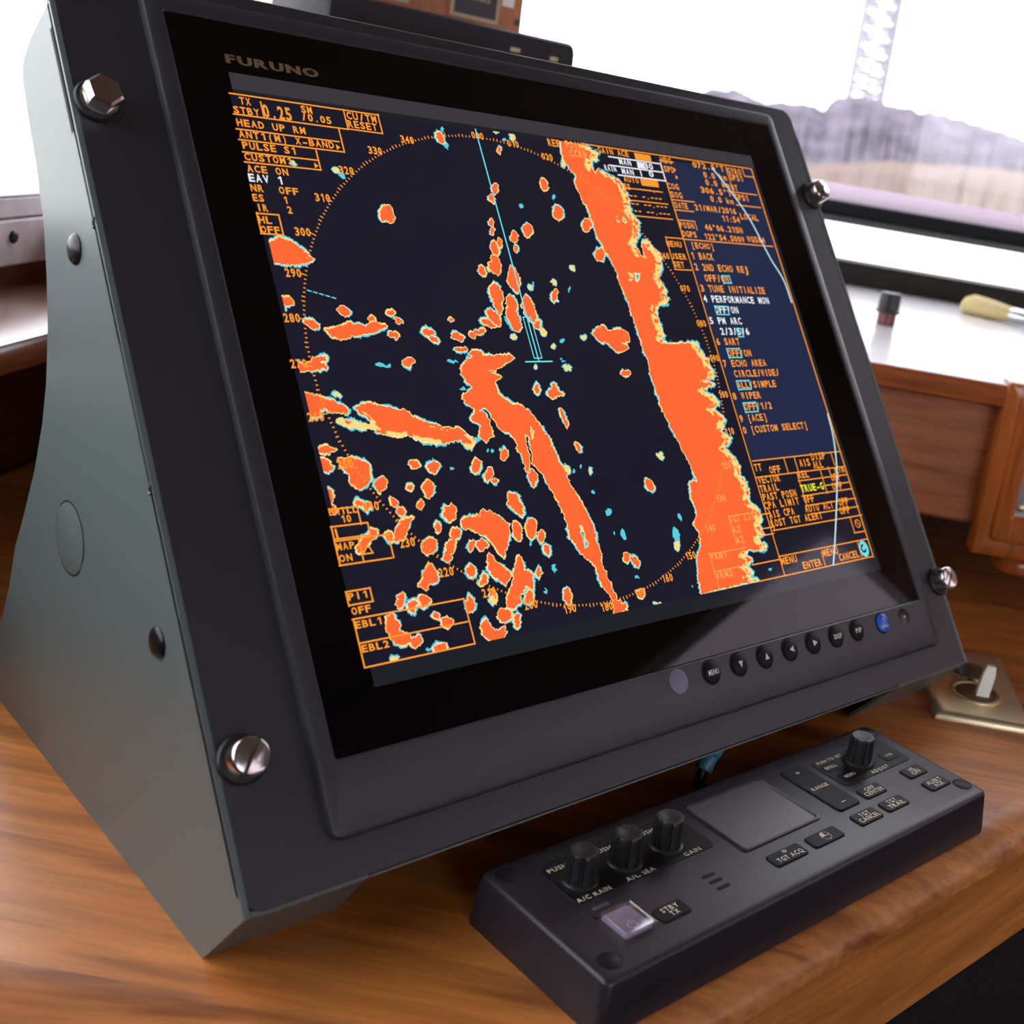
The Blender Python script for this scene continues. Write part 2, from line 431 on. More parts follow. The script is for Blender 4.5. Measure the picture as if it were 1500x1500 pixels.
p = on_plane(19, 347, ST(SL + .002, 0, 0), E1)
fr = lambda x, y, z, p=p: p + (E2 * x) / 1000 + np.array([0, 0, y / 1000]) + E1 * z / 1000
sc = lathe('screw', fr, 0, 0, [(5.0, -1), (5.0, 1.0), (4.2, 2.0), (2.6, 2.4), (0.01, 2.5)], 'steel_dark' if 'steel_dark' in MATS else 'cap_black', w1, n=18)
ik = Ink(); ik.line((-3, 0), (3, 0), .9); ik.line((0, -3), (0, 3), .9)
ik.build('screw_cross', fr, 2.55, 'gasket_grey', sc)
# --- corner post
struct(box('trim_14', STf, -0.57, SL, TB, -1.15, 0.17, 0.92, 'wall_wood'))
qc = CAM + ray(428, 0) * 6.0; qs, qt = qc @ E1, qc @ E2
struct(box('trim_15', STf, qs - .16, qs + .14, qt, qt + .3, GZ0, 1.2, 'cream_paint'), 'cream painted post of the quay beyond the side window')
struct(box('trim_3', STf, -0.515, SL + .01, TW - .03, TW + .06, 0.1555, ZC, 'cream_paint', bev=.004))
# --- locker under the windscreen, white shelf, windscreen
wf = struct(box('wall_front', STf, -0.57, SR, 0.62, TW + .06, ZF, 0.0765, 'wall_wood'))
lk = struct(box('trim_5', STf, SL, SR, TF + .008, TW, 0.0765, 0.1965, 'locker_wood'), 'wooden locker face below the white shelf')
struct(box('trim_6', STf, SL, SR, TF + .004, TF + .02, 0.0766, 0.0985, 'locker_wood', bev=.002))
prof = [(TF + .012, .181), (TF - .006, .181), (TF - .011, .184), (TF - .012, .190), (TF - .012, .1965), (TF - .009, .2003), (TF + .012, .2003)]
struct(prism('trim_7', [ST(SL + .13, a, z) for a, z in prof], [ST(SR, a, z) for a, z in prof], 'trim_wood', smooth=True))
w2 = struct(thing('window_2', '', ''), 'windscreen with black rails above a white shelf'); del w2['category']
w2.location = tuple(ST(0.4, TW, 0.201))
box('shelf', STf, SL, SR, TF - .008, TW, 0.1967, 0.201, 'white_paint', w2)
box('bottom_rail', STf, SL, SR, TW - .004, TW + .05, 0.201, 0.2300, 'frame_brown', w2, bev=.002)
box('lower_pane', STf, SL, SR, TW + .02, TW + .024, 0.2300, 0.2775, 'window_glass', w2)
box('middle_rail', STf, SL, SR, TW - .004, TW + .05, 0.2860, 0.3035, 'frame_black', w2, bev=.002)
box('gasket', STf, SL, SR, TW - .007, TW + .05, 0.2770, 0.2862, 'gasket_grey', w2, bev=.0025)
box('frosted_strip', STf, SL, SR, TW + .012, TW + .02, 0.3035, 0.3245, 'rail_pale', w2, bev=.002)
box('upper_pane', STf, SL, SR, TW + .02, TW + .024, 0.3245, 0.92, 'window_glass', w2)
struct(box('trim_8', STf, SL, SR, TW, TW + .06, 0.92, ZC, 'ceiling_wood'))
# --- starboard wall (seen only as a reflection in the screen glass) and after wall
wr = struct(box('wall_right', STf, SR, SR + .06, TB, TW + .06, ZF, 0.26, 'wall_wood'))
struct(box('trim_9', STf, SR, SR + .06, TB, TW + .06, 0.78, ZC, 'ceiling_wood'))
struct(box('trim_10', STf, SR, SR + .06, 0.47, TW + .06, 0.26, 0.78, 'wall_wood'))
struct(box('trim_11', STf, SR, SR + .06, -0.55, -0.42, 0.26, 0.78, 'wall_wood'))
w3 = struct(box('window_3', STf, SR + .02, SR + .024, TB, 0.47, 0.26, 0.78, 'window_glass'), 'side window pane on the starboard wall')
struct(box('wall_back', STf, -0.57, SR + .06, TB - .06, TB, ZF, 0.10, 'wall_wood'))
struct(box('trim_12', STf, -0.57, SR + .06, TB - .06, TB, 0.92, ZC, 'ceiling_wood'))
struct(box('trim_13', STf, -0.57, 0.60, TB - .06, TB, 0.10, 0.92, 'wall_wood'))
w4 = struct(box('window_4', STf, 0.60, SR + .06, TB - .03, TB - .026, 0.10, 0.92, 'window_glass'), 'window pane of the after wall')

# ================================================================== OUTSIDE
GZ = -3.0
def ground_sector(name, r0, r1, a0, a1, z, material, n=48):
    V, Fc = [], []
    for i in range(n + 1):
        a = a0 + (a1 - a0) * i / n
        for r in (r0, r1): V.append((CAM[0] + r * math.cos(a), CAM[1] + r * math.sin(a), z))
    for i in range(n): Fc.append((2 * i, 2 * i + 1, 2 * i + 3, 2 * i + 2))
    return make(name, V, Fc, material)
def azim(x): d = ray(x, 300); return math.atan2(d[1], d[0])
tag(struct(ground_sector('field_ground', 95, 900, azim(2600), azim(760), GZ - .3, 'field_tan', 96)), 'tan field beyond the quay')
tag(struct(ground_sector('far_ground', 95, 900, azim(760), azim(2600) + 2 * math.pi, GZ - .3, 'quay_pale', 96)), 'pale ground far beyond the quay')
tag(struct(ground_sector('quay_ground', 2.5, 96, 0, 2 * math.pi, GZ, 'quay_pale', 96)), 'pale quay surface outside the windows')
tag(struct(ground_sector('lawn_ground', 55, 130, azim(330), azim(-700), GZ + .05, 'lawn_green')), 'green lawn outside the side window')
mat('tint_block_mauve', (0.45, 0.38, 0.42), rough=0.9, spec=0.1)
struct(box('reflection_tint_block', STf, 7.0, 12.0, -9, 7, GZ, 4.2, 'tint_block_mauve'), 'added mauve block outside, tinting the reflection in the screen glass')  # unseen block, added to tint the glass reflection mauve
rng = np.random.RandomState(3)
def ridge(name, xs, ys, dist, depth, material, rough_px, step=3.0, label=''):
    X = np.arange(xs[0], xs[-1], step); Y = np.interp(X, xs, ys)
    nz = np.convolve(rng.randn(len(X) + 8), np.ones(4) / 4, 'same')[4:-4]
    Y = Y + nz * rough_px
    V, Fc = [], []; n = len(X)
    for x, y in zip(X, Y):
        d = ray(x, y); h = d[:2] / np.linalg.norm(d[:2]); sl = d[2] / np.linalg.norm(d[:2])
        top = CAM[2] + sl * dist
        for dd, zz in ((-depth * .5, GZ - .5), (-depth * .22, GZ + (top - GZ) * .62), (0, top), (depth * .5, GZ - .5)):
            q = CAM[:2] + h * (dist + dd + (rng.randn() * depth * .012 if dd else 0)); V.append((q[0], q[1], zz))
    for i in range(n - 1):
        for k in range(3): a = 4 * i + k; Fc.append((a, a + 4, a + 5, a + 1))
    return struct(tag(make(name, V, Fc, material), label))
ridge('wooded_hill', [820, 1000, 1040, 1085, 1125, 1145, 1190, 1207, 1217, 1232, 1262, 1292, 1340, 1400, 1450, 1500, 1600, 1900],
      [170, 140, 128, 134, 150, 148, 154, 160, 148, 142, 140, 150, 161, 171, 185, 203, 225, 260], 220, 60, 'hill_trees_hazed', 3.0, label='wooded hill beyond the river bank, haze put into its colour')
ridge('field_bank', [1000, 1150, 1230, 1300, 1400, 1500, 1900], [240, 243, 240, 236, 243, 252, 300], 170, 50, 'field_tan', 1.0, label='tan reed bank in front of the hill')
mast = thing('lattice_mast', 'tall grey steel lattice mast standing behind the wooded hill', 'tower')
dd = 262.0
d0 = ray(1262, 170); b0 = CAM + d0 * dd / np.linalg.norm(d0[:2]); b0[2] = GZ - .3
mast.location = tuple(b0)
rv = np.array([RW[0][0], RW[0][1], 0]); rv /= np.linalg.norm(rv); fv = np.array([-rv[1], rv[0], 0])
hw = 47 * dd / F_PX / 2 / 1.05
corn = [b0 + rv * a * hw + fv * b * hw for a, b in ((-1, -1), (1, -1), (1, 1), (-1, 1))]
HM = 58.0
for c in corn: tube('leg', [c, c + np.array([0, 0, HM])], .42, 'mast_grey', mast, n=6)
nb = 36
for k in range(4):
    a, b = corn[k], corn[(k + 1) % 4]
    for i in range(nb):
        z0, z1 = np.array([0, 0, HM * i / nb]), np.array([0, 0, HM * (i + 1) / nb])
        q0, q1 = (a, b) if i % 2 else (b, a)
        tube('brace', [q0 + z0, q1 + z1], .2, 'mast_grey', mast, n=4)
        tube('brace', [a + z1, b + z1], .2, 'mast_grey', mast, n=4)

# ================================================================== THE DESK
desk = thing('console_desk', 'brown wooden console desk with rounded front edge under the radar monitor', 'desk', (0.1, 0.0, -0.95))
def edge_pts(d, z):
    A = ST(SL, -0.303 + d, z); Yb = -0.243 + d
    B = np.array([((-0.303 + d) - E2[1] * Yb) / E2[0], Yb, z]); C = np.array([0.80, Yb, z])
    return [A, B, C]
top = edge_pts(.022, 0) + [ST(1.02, 0.62, 0), ST(SL, 0.62, 0)]
prism('worktop', [q - np.array([0, 0, .017]) for q in top], top, 'desk_wood', desk)
pr = [(.024, -.0002), (.022, 0), (.015, -.0008), (.009, -.003), (.004, -.0072), (.001, -.012), (.0, -.0172), (.02, -.0174)]
L = [edge_pts(d, z) for d, z in pr]
V = [q for l in L for q in l]; Fc = []
for k in range(len(L) - 1):
    for i in range(2): a = 3 * k + i; Fc.append((a, a + 1, a + 4, a + 3))
make('edge_moulding', V, Fc, 'edge_wood', desk, True)
o0, o1, i0, i1 = edge_pts(.001, -.0170), edge_pts(.001, -.0820), edge_pts(.02, -.0170), edge_pts(.02, -.0820)
V = o0 + o1 + i1 + i0
Fc = [(k * 3 + i, k * 3 + i + 1, ((k + 1) % 4) * 3 + i + 1, ((k + 1) % 4) * 3 + i) for k in range(4) for i in range(2)]
make('apron', V, Fc, 'apron_wood', desk)
o0, o1 = edge_pts(.09, -.0171), edge_pts(.09, -.949)
make('kick_panel', o0 + o1, [(0, 1, 4, 3), (1, 2, 5, 4)], 'floor_dark', desk)

# ================================================================== THE RADAR MONITOR
mon = thing('radar_monitor', 'large grey radar monitor showing orange echoes, standing on the wooden desk', 'monitor', (0, 0, 0))
XL, XR, YB, YT = -262.3, 255.7, -225.8, 198.4
sidep = [(-131.8, 38.6), (-101.5, 2.0), (-99.2, 0.0), (172, 0), (163, 22), (150, 50), (140, 72), (132, 97), (122, 115), (107, 145), (97.7, 172), (93.9, 193), (93.7, 219.5), (97, 244.5), (103, 268.6), (108.6, 280),
         (114, 292), (121, 303.5), (129, 318), (133.6, 326.5), (134.8, 331.5), (133.6, 336.5), (130, 341), (122.8, 348.8), (108.5, 359.5), (102.3, 364.6)]
def sx(x): return [np.array([x / 1000, y / 1000, z / 1000]) for y, z in sidep]
for a, b in ((XL, XL + 2.5), (XR - 2.5, XR)):
    A, B = sx(a), sx(b)
    V, Fc = loft([A, B], True, True)
    make('side_panel', V, Fc, 'cabinet_paint', mon)
core = [(-131, 39.4), (150, 39.4), (139, 72), (131, 97), (121, 115), (106, 145), (96.7, 172), (93, 193), (92.7, 219.5), (96, 244.5), (102, 268.6), (107.6, 280), (120, 303.5), (128, 318), (133, 330), (129, 340), (108, 358.5), (102, 363.6)]
core = [(y + 3 if i in (0, len(core) - 1) else y, z) for i, (y, z) in enumerate(core)]
make('cabinet_body', *loft([[np.array([x / 1000, y / 1000, z / 1000]) for y, z in core] for x in (XL + 2.4, XR - 2.4)], True, True), 'cabinet_paint', mon)
# chin plates that come down from the panel to the desk, open between them
for xa, xb, xc in ((XL, -208.5, -200.5), (175.0, XR, XR)):
    xa2 = xa if xa < 0 else 175.0
    q = [(xa + .2, -131.8, 38.6), (xb - (.2 if xb > 0 else 0), -131.8, 38.6), (xc - (.2 if xc > 0 else 0), -99.2, 0), (xa2 + .2, -99.2, 0)]
    nrm = np.array([0, 38.6, 32.6]); nrm = nrm / np.linalg.norm(nrm) * 2.2
    A = [np.array(v) / 1000 for v in q]; B = [(np.array(v) + nrm) / 1000 for v in q]
    make('foot_plate', *loft([A, B], True, True), 'cabinet_paint', mon)
# front panel with rounded corners, raised bezel, cover glass
n = 6
L = [[PF(x, y, -3.0) for x, y in rr(XL + .6, XR - .2, YB, YT, 9, n)], [PF(x, y, -.8) for x, y in rr(XL + .6, XR - .2, YB, YT, 9, n)], [PF(x, y, 0) for x, y in rr(XL + 1.3, XR - .9, YB + .8, YT - .8, 8.4, n)]]
make('front_panel', *loft(L, True, True), 'panel_paint', mon, True)
L = [[PF(x, y, -3.0) for x, y in rr(XL, XR, YB - .8, YT + .6, 9.5, n)], [PF(x, y, -1.2) for x, y in rr(XL, XR, YB - .8, YT + .6, 9.5, n)], [PF(x, y, -1.0) for x, y in rr(XL + .8, XR - .4, YB + .2, YT - .2, 9, n)]]
make('panel_lip', *loft(L, False, False), 'cabinet_paint', mon, True)
ring('bezel', PF, (-222.6, 226.6, -208.6, 188.6), 6.0, (-213.6, 218.2, -176.3, 178.4), 1.2, 0, 5.0, 'bezel_paint', mon, bo=2.6, bi=.8, zi=3.4, n=6)
glass = plate('cover_glass', PF, (-213.4, 218.0, -176.1, 178.2), 1.0, 0.2, 4.0, 'cover_glass', mon, bev=.3)
ik = Ink(); ik.text('FURUNO', -187.8, 155.4, 48.0, 5.0, bold=1)
V, Fc, w = glyphs('FURUNO', bold=1)
ik = Ink(); ik.text('FURUNO', -187.8, 155.6, 48.2, 4.8, bold=1)
for k in range(3): ik.add([(u + .25 * (k - 1), v) for u, v in ik.V[:len(V)]], [f for f in Fc]) if k != 1 else None
ik.build('maker_name', PF, 4.08, 'logo_gold', glass)
# side details
SIDE = lambda y, z, x=0.0: np.array([(XL - x) / 1000, y / 1000, z / 1000])
for y, z in ((61.9, 261.9), (-42.9, 117.4)):
    lathe('hole_plug', SIDE, y, z, [(7.0, -.5), (7.0, .6), (6.2, 1.6), (4.0, 2.4), (.01, 2.7)], 'plug_black', mon, n=24)
kd = lathe('knockout_disc', SIDE, 58, 127.5, [(17, -.5), (17, .25), (16.4, .5), (.01, .5)], 'cabinet_paint', mon, n=36)
V, Fc = [], []
for i in range(36):
    for r in (17.0, 18.0):
        a = 2 * math.pi * i / 36; V.append(SIDE(58 + r * math.cos(a), 127.5 + r * math.sin(a), .12))
for i in range(36):
    if i in (2, 3, 20, 21): continue
    a, b = 2 * i, 2 * ((i + 1) % 36); Fc.append((a, a + 1, b + 1, b))
make('knockout_groove', V, Fc, 'slit_black', kd)
ed = np.array([PY[1], PY[2]]); en = np.array([ed[1], -ed[0]])          # along the panel edge, and backwards from it
def slit(y0, y1, back, wdt, curl=False):
    V = []
    for t, bk in ((y0, back), (y1, back), (y1, back + wdt), (y0, back + wdt)):
        c = np.array([0, PANEL_H * 1000]) + ed * t + en * bk
        V.append(SIDE(c[0], c[1], .12))
    return make('edge_slit', V, [(0, 1, 2, 3)], 'slit_black', mon)
slit(113, 164, 2.6, 2.6); slit(68, 98, 1.3, 1.5); slit(-50, 14, .9, 1.7); slit(-212, -106, .6, 1.2)
for a, b in ((66, 70), (-54, -49)):
    t = (a + b) / 2
    P = [np.array([0, PANEL_H * 1000]) + ed * (t + 3 - 4 * u) + en * (.3 + 3.2 * math.sin(u * 2.2)) for u in (0, .35, .7, 1.0)]
    tube('slit_lip', [SIDE(*q, .2) for q in P], .0007, 'cabinet_paint', mon, n=6)
# bolts
def bolt(cx, cy, kind, rot):
    F0 = lambda x, y, z: PF(cx + x, cy + y, z)
    R0 = 8.0
    if kind == 'hex':
        prof = [(R0 * 1.02, 2.2), (R0 * 1.02, 4.0), (R0 * .86, 4.4), (R0 * .86, 5.2), (R0 * .98, 5.4), (R0 * .98, 10.4), (R0 * .84, 11.6), (.01, 11.7)]
        def mod(i, nn, r, k):
            if k < 4: return r
            a = 2 * math.pi * i / nn + rot; s6 = math.pi / 3; x = (a % s6) - s6 / 2
            return min(r * 1.03, r * .9 / math.cos(x))
        b = lathe('bolt', F0, 0, 0, prof, 'steel', mon, n=48, mod=mod)
    else:
        V, Fc = [], []; g = .85; ns = 20
        for side in (1, -1):
            arc = []
            a0 = math.asin(g / R0)
            for i in range(ns + 1):
                a = a0 + (math.pi - 2 * a0) * i / ns; arc.append((R0 * math.cos(a), side * R0 * math.sin(a)))
            if side < 0: arc = arc[::-1]
            loops = []
            for sc_, z in ((1, 2.2), (1, 10.2), (.95, 11.0), (.88, 11.4)):
                loops.append([F0(*(np.array([[math.cos(rot), -math.sin(rot)], [math.sin(rot), math.cos(rot)]]) @ np.array([x * sc_, g * side + (y - g * side) * sc_])), z) for x, y in arc])
            v, f = loft(loops, True, True)
            if side < 0: pass
            base = len(V); V += v; Fc += [tuple(i + base for i in q) for q in f]
        v, f = loft([[F0(x, y, z) for x, y in circ(0, 0, R0 * .97, 28)] for z in (2.1, 9.0)], True, True)
        base = len(V); V += v; Fc += [tuple(i + base for i in q) for q in f]
        b = make('bolt', V, Fc, 'steel', mon, True)
    lathe('washer', F0, 0, 0, [(10.2, -.2), (10.2, 1.4), (9.4, 2.3), (5, 2.4)], 'rubber_black', b, n=32)
    return b
bolt(-251.0, 127.0, 'hex', 0.4); bolt(-250.6, -166.3, 'slot', 0.95); bolt(249.6, 127.2, 'slot', 0.9); bolt(251.4, -167.4, 'slot', 0.8)
# bezel keys
BX = [10.6, 33.0, 55.2, 77.6, 99.4, 121.8, 142.9, 170.6]
BY = -184.4
for i, (x, leg) in enumerate(zip(BX, ['MENU', 'dn', 'up', 'lf', 'rt', 'DISP', 'PIP', 'pw'])):
    R0 = 6.6
    well = lathe('key_well', PF, x, BY, [(R0 + .5, 4.9), (R0 + .5, 5.12), (R0 - .1, 5.16), (.01, 5.16)], 'slit_black', mon, n=28)
    k = lathe('key', PF, x + .35, BY - .1, [(R0 - .6, 5.1), (R0 - .6, 6.0), (R0 - 1.3, 6.5), (.01, 6.6)], 'blue_key' if leg == 'pw' else 'unit_key', mon, n=28)
    g = Ink()
    if leg in ('MENU', 'DISP', 'PIP'): g.ctext(leg, x + .5, BY - .2, {'MENU': 8.2, 'DISP': 7.4, 'PIP': 6.0}[leg], 3.0, bold=1)
    elif leg == 'pw':
        g.arc(x + .5, BY + 1.5, 1.3, -240, 60, .45, 12); g.line((x + .5, BY + 1.6), (x + .5, BY + 3.1), .45); g.ctext('BRILL', x + .5, BY - 2.2, 6.6, 1.9, bold=1)
    else:
        c = np.array([x + .6, BY - .1]); s = 2.1
        tri = {'up': [(-.85, -.8), (.85, -.8), (0, 1)], 'dn': [(-.85, .8), (0, -1), (.85, .8)], 'lf': [(.8, -.9), (.8, .9), (-1, 0)], 'rt': [(-.8, -.9), (1, 0), (-.8, .9)]}[leg]
        g.poly([c + np.array(t) * s for t in tri])
    g.build('legend', PF, 6.66, 'legend_white', k)
il = lathe('indicator_lens', PF, -14.6, BY, [(6.6, 4.9), (6.6, 5.5), (5.8, 5.8), (.01, 5.8)], 'lens_grey', mon, n=30)
lathe('lens_dimple', PF, -14.6, BY, [(1.5, 5.78), (1.3, 6.1), (.01, 6.3)], 'lens_grey', il, n=14)
ls = lathe('light_sensor', PF, 195.0, BY, [(5.6, 4.9), (5.6, 5.15), (5.0, 5.3), (.01, 5.3)], 'plug_black', mon, n=26)
g = Ink(); g.disc(195.2, BY, .9); g.build('sensor_eye', PF, 5.36, 'legend_cream', ls)

# ------------------------------------------------------------------ the radar picture: flat display content, laid out in panel millimetres
LW, LH = 376.3, 301.1
lcd = make('display_screen', [PF(x, y, 4.06) for x, y in ((-LW / 2, -LH / 2), (LW / 2, -LH / 2), (LW / 2, LH / 2), (-LW / 2, LH / 2))], [(0, 1, 2, 3)], 'lcd_margin', mon)
make('top_margin', [PF(x, y, 4.09) for x, y in ((-LW / 2, 141.5), (LW / 2, 141.5), (LW / 2, LH / 2), (-LW / 2, LH / 2))], [(0, 1, 2, 3)], 'lcd_top', lcd)
area = [px_panel(*q) for q in ((337, 139), (1100, 248), (1279, 815.6), (534, 979.4))]
make('picture_area', [PF(x, y, 4.12) for x, y in area[::-1]], [(0, 1, 2, 3)], 'lcd_back', lcd)
mq = [px_panel(*q) for q in ((966, 236), (1100, 248.5), (1231, 661), (1101, 676))]
make('menu_area', [PF(x, y, 4.18) for x, y in mq[::-1]], [(0, 1, 2, 3)], 'lcd_menu', lcd)

LAND = [(820,207),(823,222),(829,240),(835,250),(841,253),(843,270),(850,287),(857,300),(863,313),(868,325),(871,338),(876,350),(882,357),(886,368),(893,378),(901,396),(907,412),(918,440),(928,470),(938,497),(946,520),(952,545),(958,565),(966,590),(976,612),(984,630),(995,650),(1003,668),(1011,680),(1017,695),(1019,705),(1010,706),(1012,718),(1011,728),(1018,745),(1020,760),(1014,768),(1023,778),(1026,795),(1022,815),(1022,845),(1028,870),
 (1112,850),(1094,846),(1102,838),(1091,830),(1101,818),(1090,813),(1096,806),(1118,806),(1123,802),(1110,789),(1119,782),(1112,768),(1115,762),(1110,747),(1096,734),(1096,720),(1091,704),(1083,694),(1082,680),(1074,668),(1060,657),(1071,643),(1053,631),(1062,615),(1043,598),(1053,591),(1046,582),(1029,571),(1046,563),(1032,559),(1046,552),(1039,535),(1034,524),(1022,510),(1020,503),(997,503),(978,504),(966,496),(973,491),(964,470),(959,451),(979,440),(973,423),(964,407),(969,388),(966,374),(955,364),(948,353),(940,357),(941,366),(946,376),(942,379),(936,370),(930,360),(929,355),(936,345),(934,324),(922,310),(922,295),(914,276),(907,264),(890,257),(877,250),(872,256),(864,243),(867,232),(872,238),(874,224),(859,216),(857,212)]
CHAN = [(752,524),(732,539),(716,545),(735,552),(724,561),(727,570),(732,580),(752,592),(766,595),(783,612),(797,632),(808,651),(819,676),(828,690),(836,713),(847,728),(853,741),(870,772),(872,788),(881,811),(881,825),(892,850),(903,878),(916,886),(917,895),(898,899),(896,878),(878,850),(872,830),(856,816),(844,802),(836,791),(830,769),(822,744),(808,721),(797,696),(780,679),(777,651),(773,637),(769,637),(772,657),(776,682),(772,693),(763,668),(755,648),(746,634),(735,632),(727,620),(718,606),(710,598),(699,601),(682,592),(678,581),(693,567),(682,559),(674,542),(685,525),(696,518),(721,522),(746,518)]
POLY = [LAND, CHAN,
 [(385,357),(407,348),(427,353),(447,370),(458,380),(450,387),(427,388),(400,384),(388,377)],
 [(477,483),(503,476),(508,472),(534,477),(549,471),(566,478),(552,486),(539,490),(518,493),(503,498),(486,494)],
 [(425,529),(447,532),(462,522),(478,522),(478,529),(468,532),(480,541),(455,545),(430,544)],
 [(435,574),(455,578),(480,585),(500,592),(510,600),(505,606),(485,604),(478,600),(470,602),(470,612),(455,612),(450,600),(440,592)],
 [(518,598),(530,592),(560,593),(580,600),(590,598),(605,610),(630,620),(650,625),(672,628),(682,635),(695,642),(692,655),(682,656),(675,645),(660,648),(645,650),(620,645),(600,640),(560,636),(550,634),(550,628),(530,628),(505,624),(495,620),(500,615),(525,620),(545,622),(540,614),(528,608)],
 [(456,666),(475,672),(490,683),(480,692),(463,698)],
 [(494,672),(515,668),(530,675),(541,680),(540,692),(543,703),(536,713),(527,716),(516,710),(511,698),(506,688),(497,682)],
 [(467,710),(485,720),(488,728),(485,738),(495,750),(485,754),(478,745)],
 [(585,762),(603,758),(600,775),(590,792),(578,790),(580,775)],
 [(545,775),(552,778),(553,785),(540,795),(535,805),(525,812),(522,805),(530,793),(540,782)],
 [(676,765),(685,755),(702,757),(708,746),(718,750),(733,758),(746,768),(745,790),(737,816),(728,808),(722,795),(714,785),(700,780),(680,773)],
 [(744,722),(755,724),(760,735),(766,742),(763,755),(752,748),(742,738)],
 [(620,835),(628,826),(636,830),(641,845),(640,855),(632,855),(622,865),(614,857),(618,848)],
 [(717,810),(722,820),(735,828),(747,840),(746,850),(741,858),(730,850),(716,835),(713,822)],
 [(757,815),(764,816),(767,835),(775,835),(780,842),(781,860),(775,862),(770,858),(762,870),(760,885),(750,893),(740,887),(745,865),(750,850),(755,835)],
 [(565,905),(575,900),(585,912),(582,925),(597,928),(602,935),(612,930),(618,940),(610,950),(600,943),(580,945),(572,935),(568,925)],
 [(704,915),(712,908),(718,918),(728,925),(738,915),(740,925),(735,935),(720,938),(708,930)],
 [(868,487),(875,479),(885,478),(890,485),(905,482),(920,487),(921,500),(905,505),(910,512),(895,510),(888,502),(875,500)],
 [(802,574),(811,562),(823,578),(812,580),(805,583)],
 [(690,612),(697,600),(707,603),(716,616),(722,640),(712,648),(702,640),(704,625)],
 [(556,312),(561,301),(572,303),(578,318),(570,325),(560,324)]]
HOLES = [[(847,769),(852,769),(862,800),(858,806)], [(866,232),(874,236),(876,247),(870,250)], [(928,400),(938,400),(935,412),(930,414)], [(914,318),(918,324),(915,328),(911,322)], [(776,624),(784,632),(778,646)]]
# small returns: x, y, half-width, half-height, lean in degrees
BLOB = [(420,442,11,7,15),(504,456,10,6,15),(456,475,11,6,10),(572,459,6,4,15),(583,470,5,3,15),(544,467,4,3,20),(577,491,8,5,20),(627,488,9,6,20),(635,498,6,4,20),(662,469,5,3,25),(670,493,9,6,20),(701,486,8,5,-20),(691,491,5,4,10),(675,512,9,4,5),(697,518,10,4,10),(598,531,10,6,-20),(478,658,13,6,8),(558,709,9,12,8),(606,680,9,6,25),(634,684,8,9,30),(698,682,6,10,15),(716,696,5,11,12),(725,704,4,4,0),(738,667,4,9,10),
 (527,736,6,5,0),(537,742,7,6,0),(577,736,6,6,0),(586,749,6,6,0),(569,785,6,7,20),(600,714,4,4,0),(628,716,8,12,12),(616,739,5,7,15),(658,752,10,12,0),(641,773,4,9,-5),(667,783,7,9,20),(660,800,7,12,10),(655,815,6,9,8),(628,801,10,13,15),(690,799,5,8,15),(706,798,9,8,0),(757,778,6,14,-12),(778,775,7,16,0),(793,787,4,10,8),(801,805,4,8,-10),(689,836,7,9,0),(708,850,5,9,15),(789,837,4,6,0),(831,873,6,12,-12),(775,875,6,10,10),(738,902,11,10,0),(757,909,5,9,5),(688,885,6,12,-10),(586,879,7,10,10),(621,880,8,8,20),(604,889,6,8,10),(638,902,5,6,0),(654,911,8,8,0),(645,949,9,7,0),(722,873,5,9,-15),
 (724,277,5,9,-10),(720,291,3,6,-10),(719,325,4,7,-10),(721,340,3,7,-10),(732,356,3,7,-15),(724,363,5,10,-15),(725,388,8,14,-12),(706,398,4,8,-25),(752,409,8,19,-12),(727,430,8,15,-25),(750,444,7,13,-15),(728,448,5,11,-25),(723,465,6,15,-40),(715,474,11,5,30),(752,468,8,20,-25),(775,452,8,20,-20),(787,477,5,6,0),(753,347,5,8,0),(756,365,3,6,-8),(773,338,7,10,-15),(797,271,5,9,-5),(817,312,7,11,-8),(859,329,7,10,5),(878,373,7,10,20),(813,433,4,9,8),(731,220,3,5,0),
 (907,509,13,6,5),(916,547,8,4,8),(786,570,3,8,0),(825,612,3,16,-18),(847,655,3,8,-25),(952,710,5,9,-35),(918,817,5,7,-10),(930,823,5,8,-25),(938,870,5,7,-20),(645,202,4,10,-25),(780,700,6,12,-3)]
YELL = [(412,453,9,5,15),(493,579,5,4,0),(716,396,3,3,0),(798,488,5,6,0),(839,393,3,4,0),(811,413,3,5,0),(776,422,3,5,-10),(855,495,4,3,0),(811,509,4,3,30),(752,494,5,3,40),(750,201,3,8,-20),(726,193,5,1.5,8),(825,240,3,5,0),(830,687,4,7,-20),(865,689,3,5,-15),(967,668,7,4,40),(961,883,6,2,-8),(992,800,4,7,0),(577,965,6,3,-20),(492,250,6,4,30),(428,238,5,3,20),(722,880,5,6,0),(785,538,3,3,0),(830,539,6,3,30)]
CYAN = [(561,536,12,3,5),(660,529,8,3,5),(661,687,3,3,0),(777,796,2,6,0),(811,832,3,6,0),(800,866,2,5,0),(811,290,2,5,0),(763,303,3,5,0),(781,417,2,5,0),(834,424,2,4,15),(823,499,4,3,-30),(890,750,5,5,-20),(913,783,3,9,-20),(933,846,3,3,0),(995,757,3,5,-30),(990,785,5,14,-15),(628,951,3,3,0),(745,474,3,12,-30),(653,212,4,8,-25),(500,257,6,4,35),(700,642,4,9,40),(690,655,3,5,20),(973,429,4,3,0),(978,447,4,2,0),(1128,834,2,2,0),(1014,860,2,2,0),(822,525,2,2,0),(826,530,2,2,0),(840,690,2,3,0),(850,684,2,4,0),(869,720,2,3,-20),(900,782,2,3,0),(648,190,3,4,0),(738,205,2,3,0),(452,384,5,4,0),(396,393,4,2,20),(714,660,2,2,0),(721,662,2,3,0),(678,571,3,2,0)]
C = 0.5
NX, NY = int(LW / C), int(LH / C)
